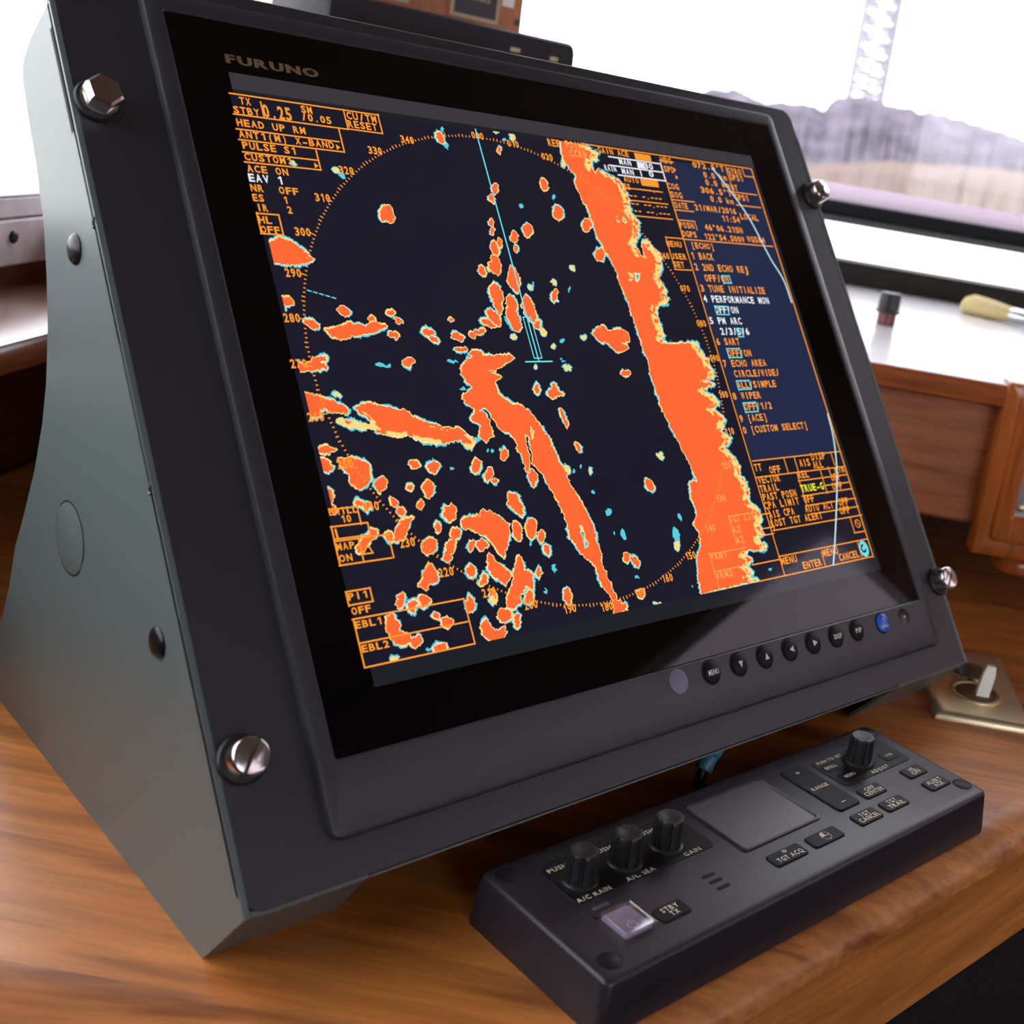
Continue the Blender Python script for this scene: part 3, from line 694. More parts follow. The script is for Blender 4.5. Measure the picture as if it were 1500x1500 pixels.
gx = (np.arange(NX) + .5) * C - LW / 2; gy = (np.arange(NY) + .5) * C - LH / 2
GX, GY = np.meshgrid(gx, gy)
def smooth_noise(cell, seed):
    r = np.random.RandomState(seed); a = r.rand(int(NY / cell) + 3, int(NX / cell) + 3)
    yy, xx = np.arange(NY) / cell, np.arange(NX) / cell; yi, xi = yy.astype(int), xx.astype(int); fy, fx = (yy - yi)[:, None], (xx - xi)[None]
    fy, fx = fy * fy * (3 - 2 * fy), fx * fx * (3 - 2 * fx)
    g = lambda dy, dx: a[np.ix_(yi + dy, xi + dx)]
    return (g(0, 0) * (1 - fy) + g(1, 0) * fy) * (1 - fx) + (g(0, 1) * (1 - fy) + g(1, 1) * fy) * fx - .5
wobx = 1.5 * smooth_noise(6, 1) + 1.1 * smooth_noise(2.2, 2); woby = 1.5 * smooth_noise(6, 3) + 1.1 * smooth_noise(2.2, 4)
WX, WY = GX + wobx, GY + woby
def inside(P):
    P = [px_panel(*q) for q in P]; xs = [p[0] for p in P]; ys = [p[1] for p in P]
    i0, i1 = max(int((min(xs) + LW / 2) / C) - 6, 0), min(int((max(xs) + LW / 2) / C) + 7, NX)
    j0, j1 = max(int((min(ys) + LH / 2) / C) - 6, 0), min(int((max(ys) + LH / 2) / C) + 7, NY)
    out = np.zeros((NY, NX), bool)
    if i1 <= i0 or j1 <= j0: return out
    X, Y = WX[j0:j1, i0:i1], WY[j0:j1, i0:i1]; c = np.zeros(X.shape, bool)
    for k in range(len(P)):
        (x1, y1), (x2, y2) = P[k - 1], P[k]
        if y1 == y2: continue
        c ^= ((y1 > Y) != (y2 > Y)) & (X < (x2 - x1) * (Y - y1) / (y2 - y1) + x1)
    out[j0:j1, i0:i1] = c
    return out
def blob_poly(x, y, a, b, lean, n=14):
    l = math.radians(lean); return [(x + a * math.cos(u) * math.cos(l) - b * math.sin(u) * math.sin(l), y + a * math.cos(u) * math.sin(l) + b * math.sin(u) * math.cos(l)) for u in [2 * math.pi * i / n for i in range(n)]]
def grow(mk, k):
    for _ in range(k):
        q = mk.copy(); q[1:] |= mk[:-1]; q[:-1] |= mk[1:]; q[:, 1:] |= mk[:, :-1]; q[:, :-1] |= mk[:, 1:]; mk = q
    return mk
orange = np.zeros((NY, NX), bool)
for P in POLY: orange |= inside(P)
for b in BLOB: orange |= inside(blob_poly(*b))
for P in HOLES: orange &= ~inside(P)
yel = np.zeros((NY, NX), bool); cy = np.zeros((NY, NX), bool)
for b in YELL: yel |= inside(blob_poly(*b))
for b in CYAN: cy |= inside(blob_poly(*b))
nA, nB, nC = smooth_noise(7, 5), smooth_noise(14, 6), smooth_noise(2.5, 7)
core_y = yel.copy()
yel |= grow(orange, 1) | (grow(orange, 2) & (nA > .08))
streak = smooth_noise(3.0, 9)
east = grow(~orange, 9) & inside(LAND) & (WX > 60) & (np.roll(~grow(orange, 3), -8, axis=1))      # ragged weak returns along the far shore
fr_ = grow(~orange, 10) & orange & np.roll(~orange, -11, axis=1) & (streak > -.12)
yel |= fr_ & inside(LAND)
weak = orange & inside([(500,590),(560,612),(690,638),(700,660),(600,650),(540,640),(490,625)]) & grow(~orange, 4) & (nA > -.1)
inner_y = fr_ & inside(LAND) | weak
cy |= grow(core_y, 1) & (nA > -.2)
cy |= (grow(yel, 1) & (nB > .02)) | (grow(yel, 2) & (nB > .16) & (nC > 0)) | (grow(fr_ & inside(LAND), 4) & ~orange & (nC > -.1))
idx = np.zeros((NY, NX), np.uint8)
idx[cy] = 3; idx[yel] = 2; idx[orange] = 1; idx[inner_y] = 2; idx[core_y] = 2
edge_pale = grow(orange, 1) & ~orange & (nC > .1); idx[edge_pale & (idx == 2)] = 4
ax = np.array([a[0] for a in area]); ay = np.array([a[1] for a in area])
idx[(GY > ay.max() - .3) | (GY < ay.min() + .3)] = 0
V, Fc, MI = [], [], []
for j in range(NY):
    row = idx[j]
    if not row.any(): continue
    ch = np.flatnonzero(np.diff(row)) + 1; st_ = np.concatenate([[0], ch]); en_ = np.concatenate([ch, [NX]])
    for a, b in zip(st_, en_):
        k = row[a]
        if k == 0: continue
        x0, x1, y0, y1 = a * C - LW / 2, b * C - LW / 2, j * C - LH / 2, (j + 1) * C - LH / 2
        B = len(V); V += [PF(x0, y0, 4.24), PF(x1, y0, 4.24), PF(x1, y1, 4.24), PF(x0, y1, 4.24)]; Fc.append((B, B + 1, B + 2, B + 3)); MI.append(int(k) - 1)
tag(make('radar_echoes', V, Fc, ['px_orange', 'px_yellow', 'px_cyan', 'px_pale'], lcd, mids=MI), 'orange radar echoes with yellow and cyan fringes', kind='stuff')

io, iw, ic, iy, ifa, ia = Ink(), Ink(), Ink(), Ink(), Ink(), Ink()
def tx(ink, s, a, b, hpx=10.0, bold=1):
    bold = 1
    A, B = px_panel(*a), px_panel(*b)
    y = (A[1] + B[1]) / 2 + 0.35
    sc_ = np.linalg.norm(px_panel(a[0] + 2, a[1] - hpx) - A)
    hh = px_panel(a[0] - hpx * .22, a[1] - hpx)[1] - A[1]
    ink.text(s, A[0], y, max(B[0] - A[0], 1), hh * .98, mono=True, bold=bold)
def ln(ink, *pts, w=0.75):
    Q = [px_panel(*p) for p in pts]
    for p, q in zip(Q[:-1], Q[1:]):
        if abs(p[0] - q[0]) < abs(p[1] - q[1]): m_ = (p[0] + q[0]) / 2; p, q = np.array([m_, p[1]]), np.array([m_, q[1]])
        else: m_ = (p[1] + q[1]) / 2; p, q = np.array([p[0], m_]), np.array([q[0], m_])
        ink.line(p, q, w)
# bearing ring
RP = np.array([px_panel(*q) for q in ((745,212),(640,206),(487,300),(450,385),(446,470),(455,545),(500,655),(835,882),(905,873),(965,850),(1003,815),(975,385),(1003,430))])
A_ = np.c_[2 * RP, np.ones(len(RP))]; sol = np.linalg.lstsq(A_, (RP ** 2).sum(1), rcond=None)[0]
rc = sol[:2]; rad = math.sqrt(sol[2] + rc @ rc)
for d in range(0, 360):
    a = math.radians(90 - d); k = 3.2 if d % 10 == 0 else (1.6 if d % 10 == 5 or d % 10 == 4 else .8)
    u = np.array([math.cos(a), math.sin(a)])
    io.line(rc + u * rad, rc + u * (rad + k * .8), .55)
NUM = {0:(699,199),1:(751,211),2:(801,230),34:(596,205),33:(549,221),32:(507,250),31:(472,290),30:(443,340),29:(429,400),28:(427,466),27:(437,533),26:(462,611),25:(505,680),24:(543,742),23:(596,795),22:(653,838),21:(716,868),20:(777,886),19:(834,892),18:(888,889),17:(937,868),16:(977,847),15:(1011,814),14:(1040,774),13:(1055,730),12:(1063,682),11:(1068,632),10:(1059,578),9:(1046,525),8:(1027,474),7:(1003,423),6:(973,375)}
for k, q in NUM.items():
    c = px_panel(*q); (ifa if 10 <= k <= 14 else io).ctext('%03d' % (k * 10), c[0], c[1], 8.6, 4.4, mono=True, bold=1)
T = [('TX',(351,154),(369,156)),('STBY',(342,167),(382,172)),('SM',(441,166),(459,169)),('/0.05',(442,178),(487,183)),('CU/TM',(508,176),(553,181)),('RESET',(510,188),(554,193)),
 ('HEAD UP RM',(347,187),(449,197)),('ANT1(M) X-BAND',(350,203),(491,219)),('PULSE S1',(355,219),(436,228)),('CUSTOM1',(358,236),(430,243)),('ACE ON',(362,253),(424,259)),
 ('NR  OFF',(367,281),(439,288)),('ES   1',(370,295),(424,301)),('IR   2',(376,310),(430,315)),('HL',(379,328),(400,330)),('OFF',(382,342),(412,345))]
for s, a, b in T: tx(io, s, a, b, 11)
tx(io, '0.25', (386,173), (430,179), 20); tx(iw, 'EAV 1', (364,266), (417,273), 12, 1)
for s, a, b in [('072.5°T',(1015,246),(1062,253)),('0.0 kn',(1031,261),(1066,266)),('0.0 kn',(1034,272),(1070,277)),('306.5°T',(1027,283),(1073,289)),('0.0 kn',(1041,296),(1076,301)),('GPS1',(1077,293),(1098,297)),
 ('GYRO',(1066,255),(1087,258)),('GPS1',(1069,264),(1090,268)),('BT',(1072,280),(1082,281)),('HDG',(968,239),(985,242)),('SPD',(973,252),(989,255)),('COG',(978,277),(996,280)),('SOG',(983,290),(1001,292)),
 ('DATE',(989,305),(1009,308)),('21/MAR/2016',(1018,308),(1080,316)),('11:54',(1058,325),(1085,328)),('LOCAL',(1085,322),(1112,325)),('POSN',(996,334),(1018,337)),('46°06.215N',(1033,338),(1089,343)),('DGPS',(1000,347),(1022,350)),('122°54.500W',(1032,351),(1092,357)),('WGS84',(1095,355),(1122,358)),
 ('[ECHO]',(1013,364),(1047,367)),('MENU',(977,362),(1000,364)),('USER',(983,380),(1007,382)),('SET',(987,392),(1004,394)),('GAIN ACE',(876,225),(922,231)),('ES',(914,278),(925,280)),
 ('---.-',(936,281),(968,285)),('-- -.---',(922,290),(971,296)),('-- --.---',(925,302),(979,308)),('-- --.---',(929,313),(983,318))]: tx(io, s, a, b, 9, 0)
for s, a, b in [('1 BACK',(1013,380),(1047,383)),('2 2ND ECHO REJ',(1018,396),(1097,402)),('OFF/ON',(1033,413),(1069,415)),('3 TUNE INITIALIZE',(1027,428),(1122,432)),('6 SART',(1050,506),(1085,507)),('OFF/ON',(1067,524),(1102,523)),
 ('7 ECHO AREA',(1060,538),(1124,538)),('CIRCLE/WIDE/',(1076,553),(1143,552)),('ALL/SIMPLE',(1081,570),(1138,568)),('8 WIPER',(1074,586),(1116,585)),('OFF/1/2',(1091,602),(1132,600)),('9 [ACE]',(1084,619),(1125,617)),('0 [CUSTOM SELECT]',(1089,636),(1184,629))]: tx(io, s, a, b, 10.5, 0)
for s, a, b in [('4 PERFORMANCE MON',(1031,443),(1128,447)),('OFF/ON',(1048,459),(1083,461)),('5 PM ARC',(1040,475),(1088,477)),('2/3/5/6',(1056,491),(1099,492))]: tx(iw, s, a, b, 10.5, 0)
for s, a, b in [('MAN',(907,241),(926,245)),('30',(944,248),(958,250)),('RAIN',(886,250),(904,254)),('MAN',(911,255),(930,259)),('0',(951,260),(959,261))]: tx(iw, s, a, b, 9, 0)
for s, a, b in [('TT',(1106,692),(1117,690)),('OFF',(1128,695),(1145,693)),('AIS',(1172,685),(1188,683)),('DISP',(1189,676),(1210,673)),('ALL',(1192,688),(1207,686)),('VECTOR',(1111,710),(1144,706)),('TRAIL',(1114,723),(1142,719)),('PAST POSN',(1118,735),(1168,728)),('CPA LIMIT',(1120,747),(1172,740)),('AIS CPA',(1127,760),(1165,755)),('LOST TGT ALERT',(1130,773),(1206,761)),
 ('REL',(1170,702),(1186,700)),('OFF',(1178,738),(1194,736)),('AUTO ACT',(1180,752),(1222,745)),('OFF',(1218,706),(1232,704)),('OFF',(1220,719),(1235,717)),('OFF',(1229,742),(1244,740)),('OFF',(1231,755),(1246,752)),('1 min',(1213,696),(1238,692)),
 ('MENU',(1145,829),(1169,824)),('ENTER',(1177,835),(1205,829)),('MENU',(1206,817),(1229,812)),('CANCEL',(1230,823),(1260,817)),('BRILL',(482,758),(525,751)),('10',(500,768),(516,765)),('MAP',(493,809),(521,804)),('ON',(497,826),(518,822)),('PI1',(510,882),(541,876)),('OFF',(515,903),(545,897)),('EBL1',(520,923),(562,915)),('EBL2',(530,958),(572,949)),('REF',(803,214),(822,218))]: tx(io, s, a, b, 11, 0)
for s, a, b in [('POINT',(829,217),(860,222)),('CCRP',(835,230),(862,234)),('TGT LIST',(1069,768),(1112,760)),('AZ',(1074,783),(1087,781)),('AZ',(1079,798),(1092,796)),('VRM1',(1041,822),(1066,818)),('VRM2',(1049,850),(1075,845))]: tx(ifa, s, a, b, 11, 0)
tx(iy, 'TRUE-G', (1174,722), (1208,718), 11, 0)
for pts in [((336,138),(554,168),(559,196),(509,189),(503,161)),((342,168),(509,189)),((346,189),(496,208)),((496,188),(500,208)),((350,206),(504,222),(500,207)),((355,222),(466,236),(463,221)),((358,238),(470,249),(466,236)),((382,150),(386,172)),((376,312),(408,316),(415,345),(382,342),(376,312)),
 ((857,211),(1100,248)),((965,235),(1150,842)),((967,235),(986,238)),((983,293),(1000,347)),((985,292),(1017,297)),((988,307),(1016,311)),((993,322),(1017,325),(1021,337)),((1061,244),(1078,290)),((1087,248),(1090,258),(1103,260)),((1070,281),(1108,286)),((1078,300),(1114,305)),((1002,350),(1132,362)),((975,347),(1001,351)),((975,347),(988,394),(1013,397)),((914,275),(970,282)),((923,293),(978,300)),((930,316),(985,322)),
 ((1102,676),(1231,661)),((1107,698),(1237,685)),((1149,671),(1153,693)),((1164,669),(1168,692)),((1217,664),(1222,681)),((1168,693),(1180,740)),((1169,705),(1241,695)),((1203,690),(1210,723)),((1174,727),(1247,716)),((1207,712),(1243,706)),((1180,741),(1253,730)),((1184,754),(1257,742)),((1132,777),(1262,755)),((1245,757),(1251,781),(1266,778)),((1140,815),(1270,790)),((1203,809),(1208,828)),((1256,794),(1262,817)),((1112,851),(1279,815.6)),((1127,746),(1132,777)),((1115,754),(1125,752)),((1117,775),(1130,772)),((1113,786),(1133,781)),((1102,829),(1143,818)),
 ((484,748),(523,741),(528,768)),((484,772),(538,766),(542,783),(490,791),(484,772)),((490,792),(571,784),(574,817),(497,829),(490,792)),((526,790),(531,822)),((506,868),(541,861),(546,880),(511,888),(506,868)),((516,908),(679,877),(695,943),(535,978),(516,908)),((527,942),(686,911))]:
    ln(io, *pts)
ln(io, (1100,248), (1279,815.6), w=1.0)
for pts in [((1038,811),(1054,863)),((1039,812),(1092,802)),((1046,838),(1095,827)),((1067,757),(1110,749)),((1067,757),(1079,799))]: ln(ifa, *pts, w=.6)
for pts in [((891,229),(967,241),(975,266),(905,256)),((892,242),(971,253)),((936,244),(939,258))]: ln(iw, *pts, w=.9)
def quad(ink, *pts): ink.poly([px_panel(*p) for p in pts][::-1])
quad(io, (928,224), (952,228), (954,237), (931,234)); quad(iw, (932,237), (943,239), (945,248), (934,246)); quad(io, (937,262), (963,265), (965,275), (940,272)); quad(io, (489,775), (492,774.6), (496,789), (493,789.4))
tx(io, 'AUTO', (914,267), (937,270), 9)
for x, y in ((495,216),(463,243),(988,249),(991,260)):
    c = px_panel(x, y); io.poly([c + np.array(q) for q in ((-1, -1.6), (1.2, 0), (-1, 1.6))])
for q0, q1 in (((532,812),(538,798)),((538,798),(546,810)),((546,810),(532,812))): io.line(px_panel(*q0), px_panel(*q1), .7)
c = px_panel(1256, 767); io.arc(c[0], c[1], 2.6, 0, 360, .55, 18); io.line(c + (-1.7, 1.7), c + (1.7, -1.7), .55)
# cyan marks: heading line, own ship, selection boxes, icon, dashes, range arc
a, b = px_panel(697, 190), px_panel(788, 530); mx_ = (a[0] + b[0]) / 2
ic.line(np.array([mx_, a[1]]), np.array([mx_, b[1]]), .8)
yb = px_panel(785, 525)[1]; yt_ = px_panel(768, 465)[1]
for dx in (-2.6, 2.6): ic.line((mx_ + dx, yb), (mx_ + dx, yt_), .6)
ic.line((mx_ - 2.6, yb), (mx_ + 2.6, yb), .6); ic.line((mx_ - 2.6, yt_), (mx_ + 2.6, yt_), .6); ic.line((mx_ - 9, b[1]), (mx_ + 9, b[1]), .8)
for pts in [((1057,405),(1067,404),(1071,414),(1060,416),(1057,405)),((1046,449),(1064,449),(1068,461),(1050,461),(1046,449)),((1078,482),(1085,482),(1089,493),(1082,494),(1078,482)),((1064,512),(1082,510),(1086,523),(1068,525),(1064,512)),((1078,559),(1096,557),(1100,569),(1082,572),(1078,559)),((1088,591),(1106,589),(1110,602),(1092,605),(1088,591))]: ln(ic, *pts, w=.8)
c = px_panel(1265, 804); ic.disc(c[0], c[1], 4.6, 5.6)
for k in range(5):
    a, b = px_panel(450 + k * 9, 425.5 + k * 2.6), px_panel(455 + k * 9, 427 + k * 2.6); ic.line(a, b, .6)
for seg in (((1043,247),(1067,277),(1097,320),(1127,377),(1147,410),(1159,443)), ((1212,607),(1220,640),(1225,683),(1225,733),(1222,800),(1220,827))):
    Q = spline([np.append(px_panel(*p), 0) for p in seg], 5)
    ia = Ink()
    for p, q in zip(Q[:-1], Q[1:]): ia.line(p[:2], q[:2], 1.2)
    ia.build('range_arc', PF, 4.40, 'ink_arc', lcd)
io.build('orange_lettering', PF, 4.30, 'ink_orange', lcd, True); ifa.build('faint_lettering', PF, 4.30, 'ink_faint', lcd, True)
iw.build('white_lettering', PF, 4.32, 'ink_white', lcd, True); iy.build('yellow_lettering', PF, 4.32, 'ink_yellowgreen', lcd, True)
ic.build('cyan_marks', PF, 4.36, 'ink_cyan', lcd, True); 
g = Ink(); g.arc(px_panel(1265, 804)[0] - .4, px_panel(1265, 804)[1] + .3, 2.2, 90, 330, 1.3, 12); g.build('icon_glyph', PF, 4.42, 'lcd_back', lcd)
g = Ink()
for x, r in ((1143, 1.0), (1148, .5), (1153, .5)): c = px_panel(x, 855 - (x - 1143) * .25); g.disc(c[0], c[1], r)
g.build('status_lamps', PF, 4.10, 'lens_grey', glass, True)

# ================================================================== THE CONTROL UNIT
cu = thing('radar_control_unit', 'dark radar control unit with knobs, keys and a touchpad on the desk front', 'control unit', tuple(CU(145, 44, 0)))
ZT = 25.4
W, D = 290.0, 88.5
L = [[CU(x, y, 0) for x, y in rr(-2.4, W + 2.4, -2.4, D + 2.4, 5, 5)], [CU(x, y, 1.0) for x, y in rr(-2.6, W + 2.6, -2.6, D + 2.6, 5, 5)],
     [CU(x, y, ZT - 2.6) for x, y in rr(-.1, W + .1, -.1, D + .1, 4.5, 5)], [CU(x, y, ZT - 1.1) for x, y in rr(.5, W - .5, .5, D - .5, 4.2, 5)],
     [CU(x, y, ZT - .3) for x, y in rr(1.7, W - 1.7, 1.7, D - 1.7, 3.6, 5)], [CU(x, y, ZT) for x, y in rr(3.4, W - 3.4, 3.4, D - 3.4, 3, 5)]]
make('body', *loft(L, True, True), 'unit_body', cu, True)
CT = lambda x, y, z=0.0: CU(x, y, ZT + z)
for x, y in ((10.0, 10.8), (9.0, 79.5), (281.5, 12.5), (281.5, 80.0)):
    c = lathe('corner_cap', CT, x, y, [(4.9, -.5), (4.9, .15), (4.5, .35), (.01, .4)], 'unit_membrane', cu, n=24)
    lathe('cap_groove', CT, x, y, [(5.6, -.5), (5.6, .04), (4.8, .05)], 'slit_black', c, n=24)
def label_on(parent, items, z, material='legend_cream', name='legend', bold=0):
    g = Ink()
    for s, cx, cy, w, h in items: g.ctext(s, cx, cy, w, h, bold=bold)
    return g.build(name, CT, z, material, parent)
kp = plate('knob_panel', CT, (22, 110.5, 45.5, 74.5), 4, -.5, .45, 'unit_membrane', cu, bev=.3)
for it in [('PUSH', 31.2, 71.3, 11, 2.7), ('PUSH', 58.5, 71.3, 11, 2.7), ('PUSH', 86.2, 71.3, 11, 2.7), ('A/C RAIN', 33.0, 47.6, 19.5, 2.8), ('A/C SEA', 61.5, 47.6, 17.5, 2.8), ('GAIN', 95.5, 47.6, 11, 2.8)]:
    label_on(kp, [it], .5, name='lettering')
lp = plate('logo_plate', CT, (27, 81.5, 76.3, 82.8), 1.2, -.5, .3, 'slit_black', cu, bev=.2)
label_on(lp, [('FURUNO', 54, 79.5, 42, 4.2)], .34, 'legend_dim', 'lettering')
tp_ = plate('model_tag', CT, (83.2, 105, 76.3, 80.6), .8, -.5, .3, 'slit_black', cu, bev=.2)
label_on(tp_, [('RCU-014', 94, 78.4, 18, 2.6)], .34, 'legend_dim', 'lettering')
def knob(cx, cy, R0, H):
    def mod(i, n, r, k):
        if k < 3 or k > 7: return r
        ph = (i % (n // 8)) / (n // 8)
        return r * (0.93 if ph < .12 or (.2 < ph < .3) else (1.03 if .12 <= ph <= .2 else 1.0))
    k = lathe('knob', CT, cx, cy, [(R0 * 1.16, .5), (R0 * 1.16, 1.6), (R0 * 1.08, 2.3), (R0 * 1.0, 2.5), (R0 * .98, 4.0), (R0 * .93, H - 2.2), (R0 * .92, H - .8), (R0 * .86, H - .1), (R0 * .78, H), (R0 * .5, H - .5), (.01, H - .8)], 'knob_rubber', cu, n=96, mod=mod)
    lathe('knob_well', CT, cx, cy, [(R0 * 1.32, .3), (R0 * 1.32, .5), (R0 * 1.1, .52)], 'slit_black', k, n=40)
for x, y in ((33.6, 58.6), (60.6, 58.2), (87.2, 57.9)): knob(x, y, 7.6, 17.0)
# display adjust cluster
ap = plate('adjust_panel', CT, (216, 279, 46, 73.5), 4, -.5, .45, 'unit_membrane', cu, bev=.3)
label_on(ap, [('PUSH TO SET', 231, 70.8, 22, 2.4)], .5, name='lettering'); label_on(ap, [('ADJUST', 250, 48.3, 16, 2.7)], .5, name='lettering')
knob(245.0, 60.5, 7.6, 17.0)
def key(rect, lines, hz=.9, th=3.1, kw=None, r=2.0):
    k = plate('key', CT, rect, r, -.5, hz, 'unit_key', cu, bev=.5)
    x0, x1, y0, y1 = rect; cx, cy = (x0 + x1) / 2, (y0 + y1) / 2; n_ = len(lines)
    for i, s in enumerate(lines):
        w_ = min((x1 - x0) - 2.4, 2.35 * len(s) * th / 2.7 * (kw or 1))
        label_on(k, [(s, cx, cy + (n_ - 1) * 1.75 - i * 3.5, w_, th)], hz + .06)
    return k
key((218.5, 230.5, 60.5, 68.5), ['BRILL'], .8, 2.4); key((220.5, 234.5, 48.5, 57.5), ['MENU'], .8, 2.6); key((261.5, 275, 51, 60), ['VRM'], .8, 2.4)
key((46.4, 63.8, 15, 25), ['STBY', 'TX'], .9, 2.9); key((216.2, 235, 31.2, 41), ['OFF', 'CENTER']); key((191.3, 211, 16, 26), ['TGT', 'CANCEL'])
key((216.2, 236, 16.4, 25.8), ['TGT', 'TRAIL']); key((258, 275.5, 31.4, 41), ['HL', 'OFF']); key((258, 277, 16.4, 26), ['ALERT', 'ACK'])
k = key((123.4, 147.2, 15.6, 25.3), [], .9); label_on(k, [('TGT ACQ', 135.5, 18.9, 18.5, 3.0)], .96)
g = Ink(); g.disc(135.5, 23.0, 1.6, 1.2); g.build('mouse_icon', CT, .96, 'lens_grey', k)
k = key((153, 176.8, 15.8, 25.4), [], .9)
g = Ink(); g.arc(165.5, 20.7, 3.1, 0, 360, .5, 22); g.line((162.4, 20.7), (168.6, 20.7), .45); g.line((165.5, 20.7), (165.5, 23.7), .45)
g.poly([(162.7, 20.9)] + [(165.4 + 2.7 * math.cos(math.radians(a)), 20.9 + 2.7 * math.sin(math.radians(a))) for a in (170, 150, 130, 110, 92)][0:] + [(165.3, 20.9)]) if False else g.poly([(165.5 + 2.9 * math.cos(math.radians(a)), 20.8 + 2.8 * math.sin(math.radians(a))) for a in (90, 112, 134, 156, 178)] + [(165.5, 20.9)])
g.build('mouse_icon', CT, .96, 'legend_cream', k, True)
rk = plate('range_rocker', CT, (191.8, 210.3, 31.3, 75.5), 2.5, -.5, 1.0, 'unit_key', cu, bev=.6)
for it in [('+', 201, 69.5, 3.6, 3.6), ('RANGE', 201, 53.4, 13.5, 2.8), ('-', 201, 37.4, 3.2, 3.4)]: label_on(rk, [it], 1.06)
em = lathe('seal_mark', CT, 253.5, 79.8, [(3.4, -.3), (3.4, .12), (.01, .14)], 'unit_membrane', cu, n=22)
# touchpad
ring('pad_rim', CT, (118.3, 178.6, 33.0, 79.0), 3.2, (120.8, 176.2, 35.3, 76.6), 1.8, -.5, .9, 'unit_body', cu, bo=.6, bi=.7, zi=-.1)
plate('touchpad', CT, (120.6, 176.4, 35.1, 76.8), 1.8, -.5, .12, 'pad_grey', cu, bev=.05)
for y in (30.0, 25.2, 20.0): plate('speaker_slot', CT, (84.6, 93.2, y - 1.15, y + 1.15), 1.1, -.5, .06, 'slit_black', cu, bev=.02)
plate('status_light', CT, (26, 35, 38.6, 41.0), .9, -.5, .35, 'led_blue', cu, bev=.2)
pk = plate('power_key', CT, (24.5, 40.5, 16.5, 33.5), 1.5, -.5, 1.3, 'power_lavender', cu, bev=.3)
g = Ink(); g.arc(32.8, 21.8, 2.3, -235, 55, .5, 16); g.line((32.8, 22), (32.8, 24.6), .5); g.build('legend', CT, 1.36, 'legend_cream', pk, True)
pc = ring('power_cover', CT, (23.2, 42.0, 15.2, 34.2), 1.6, (24.4, 40.8, 16.4, 33.4), 1.0, 0, 3.2, 'acrylic', cu, bo=.4, bi=.3, zi=2.4)
plate('cover_window', CT, (24.3, 40.9, 16.3, 33.5), 1.0, 2.5, 3.0, 'acrylic', pc, bev=.2)
box('cover_hinge', CT, 22.6, 42.4, 34.0, 36.4, 0, .5, 'slit_black', pc)
tube('hinge_pin', [CT(23.2, 33.6, 2.6), CT(42.0, 33.6, 2.6)], .0009, 'acrylic', pc, n=8)

# ================================================================== CABLE BETWEEN MONITOR AND CONTROL UNIT
cb = thing('data_cable', 'thin cable in teal sleeve running from under the monitor to the control unit', 'cable', (0.05, -0.05, 0))
path = spline([(0.105, -.02, .030), (0.085, -.06, .030), on_z(1050, 1086, .030), on_z(1040, 1106, .026), on_z(1030, 1128, .019)], 6)
tube('teal_sleeve', path, .0050, 'cable_teal', cb, n=12)
tube('black_lead', spline([on_z(1031, 1125, .020), on_z(1026, 1138, .0155), on_z(1025, 1150, .0125), CU(on_z(1025, 1150, .0125)[0] * 1000 + 155.8, 90.2, 10.5)], 6), .0032, 'cable_black', cb, n=10)

# ================================================================== BRASS OUTLET PLATE ON THE DESK
s0, s1, t0, t1 = 252.0, 321.0, 86.0, 206.0
op = thing('outlet_plate', 'brass outlet plate with ivory lever set into the desk beside the monitor', 'wall plate', tuple(ST((s0 + s1) / 2000, (t0 + t1) / 2000, 0)))
OF = lambda x, y, z=0.0: ST(x / 1000, y / 1000, z / 1000)
L = [[OF(x, y, z) for x, y in rr(s0 + i, s1 - i, t0 + i, t1 - i, 1.5, 3)] for i, z in ((0, 0), (0, 1.6), (1.2, 4.2), (3.0, 5.6), (5.0, 6.0))]
make('plate', *loft(L, True, True), 'brass', op, True)
for cy_ in (126.0, 165.0):
    cx_ = (s0 + s1) / 2
    lathe('socket_rim', OF, cx_, cy_, [(18.5, 5.5), (18.3, 7.2), (17.2, 8.0), (16.0, 7.6), (15.6, 6.4), (.01, 6.3)], 'brass', op, n=36)
    sk = lathe('socket_face', OF, cx_, cy_, [(14.6, 6.0), (14.6, 7.0), (13.6, 7.5), (.01, 7.5)], 'brass_dark', op, n=32)
    for dx in (-5, 5): box('socket_slot', OF, cx_ + dx - 1, cx_ + dx + 1, cy_ - 4, cy_ + 4, 7.4, 7.7, 'socket_brown', sk)
c0 = OF((s0 + s1) / 2, 146, 6)
lathe('centre_screw', lambda x, y, z: c0 + E1 * x / 1000 + E2 * y / 1000 + np.array([0, 0, z / 1000]), 0, 0, [(3.4, -.3), (3.4, 1.0), (2.4, 1.8), (.01, 2.0)], 'socket_brown', op, n=16)
def lever(name, x, y, dx, dy, hgt, w, material):
    L = []
    for k, sc_ in ((0, 1.0), (.75, .95), (1.0, .7)):
        L.append([OF(x + dx * k + a * sc_ * w, y + dy * k + b * sc_ * w * .55, 6 + hgt * k) for a, b in ((-1, -1), (1, -1), (1, 1), (-1, 1))])
    return make(name, *loft(L, True, True), material, op)
lever('ivory_lever', 289.5, 121, 4, 7, 22, 4.6, 'lever_ivory')
lever('brown_lever', 284, 150, -7, 6, 15, 4.2, 'socket_brown')

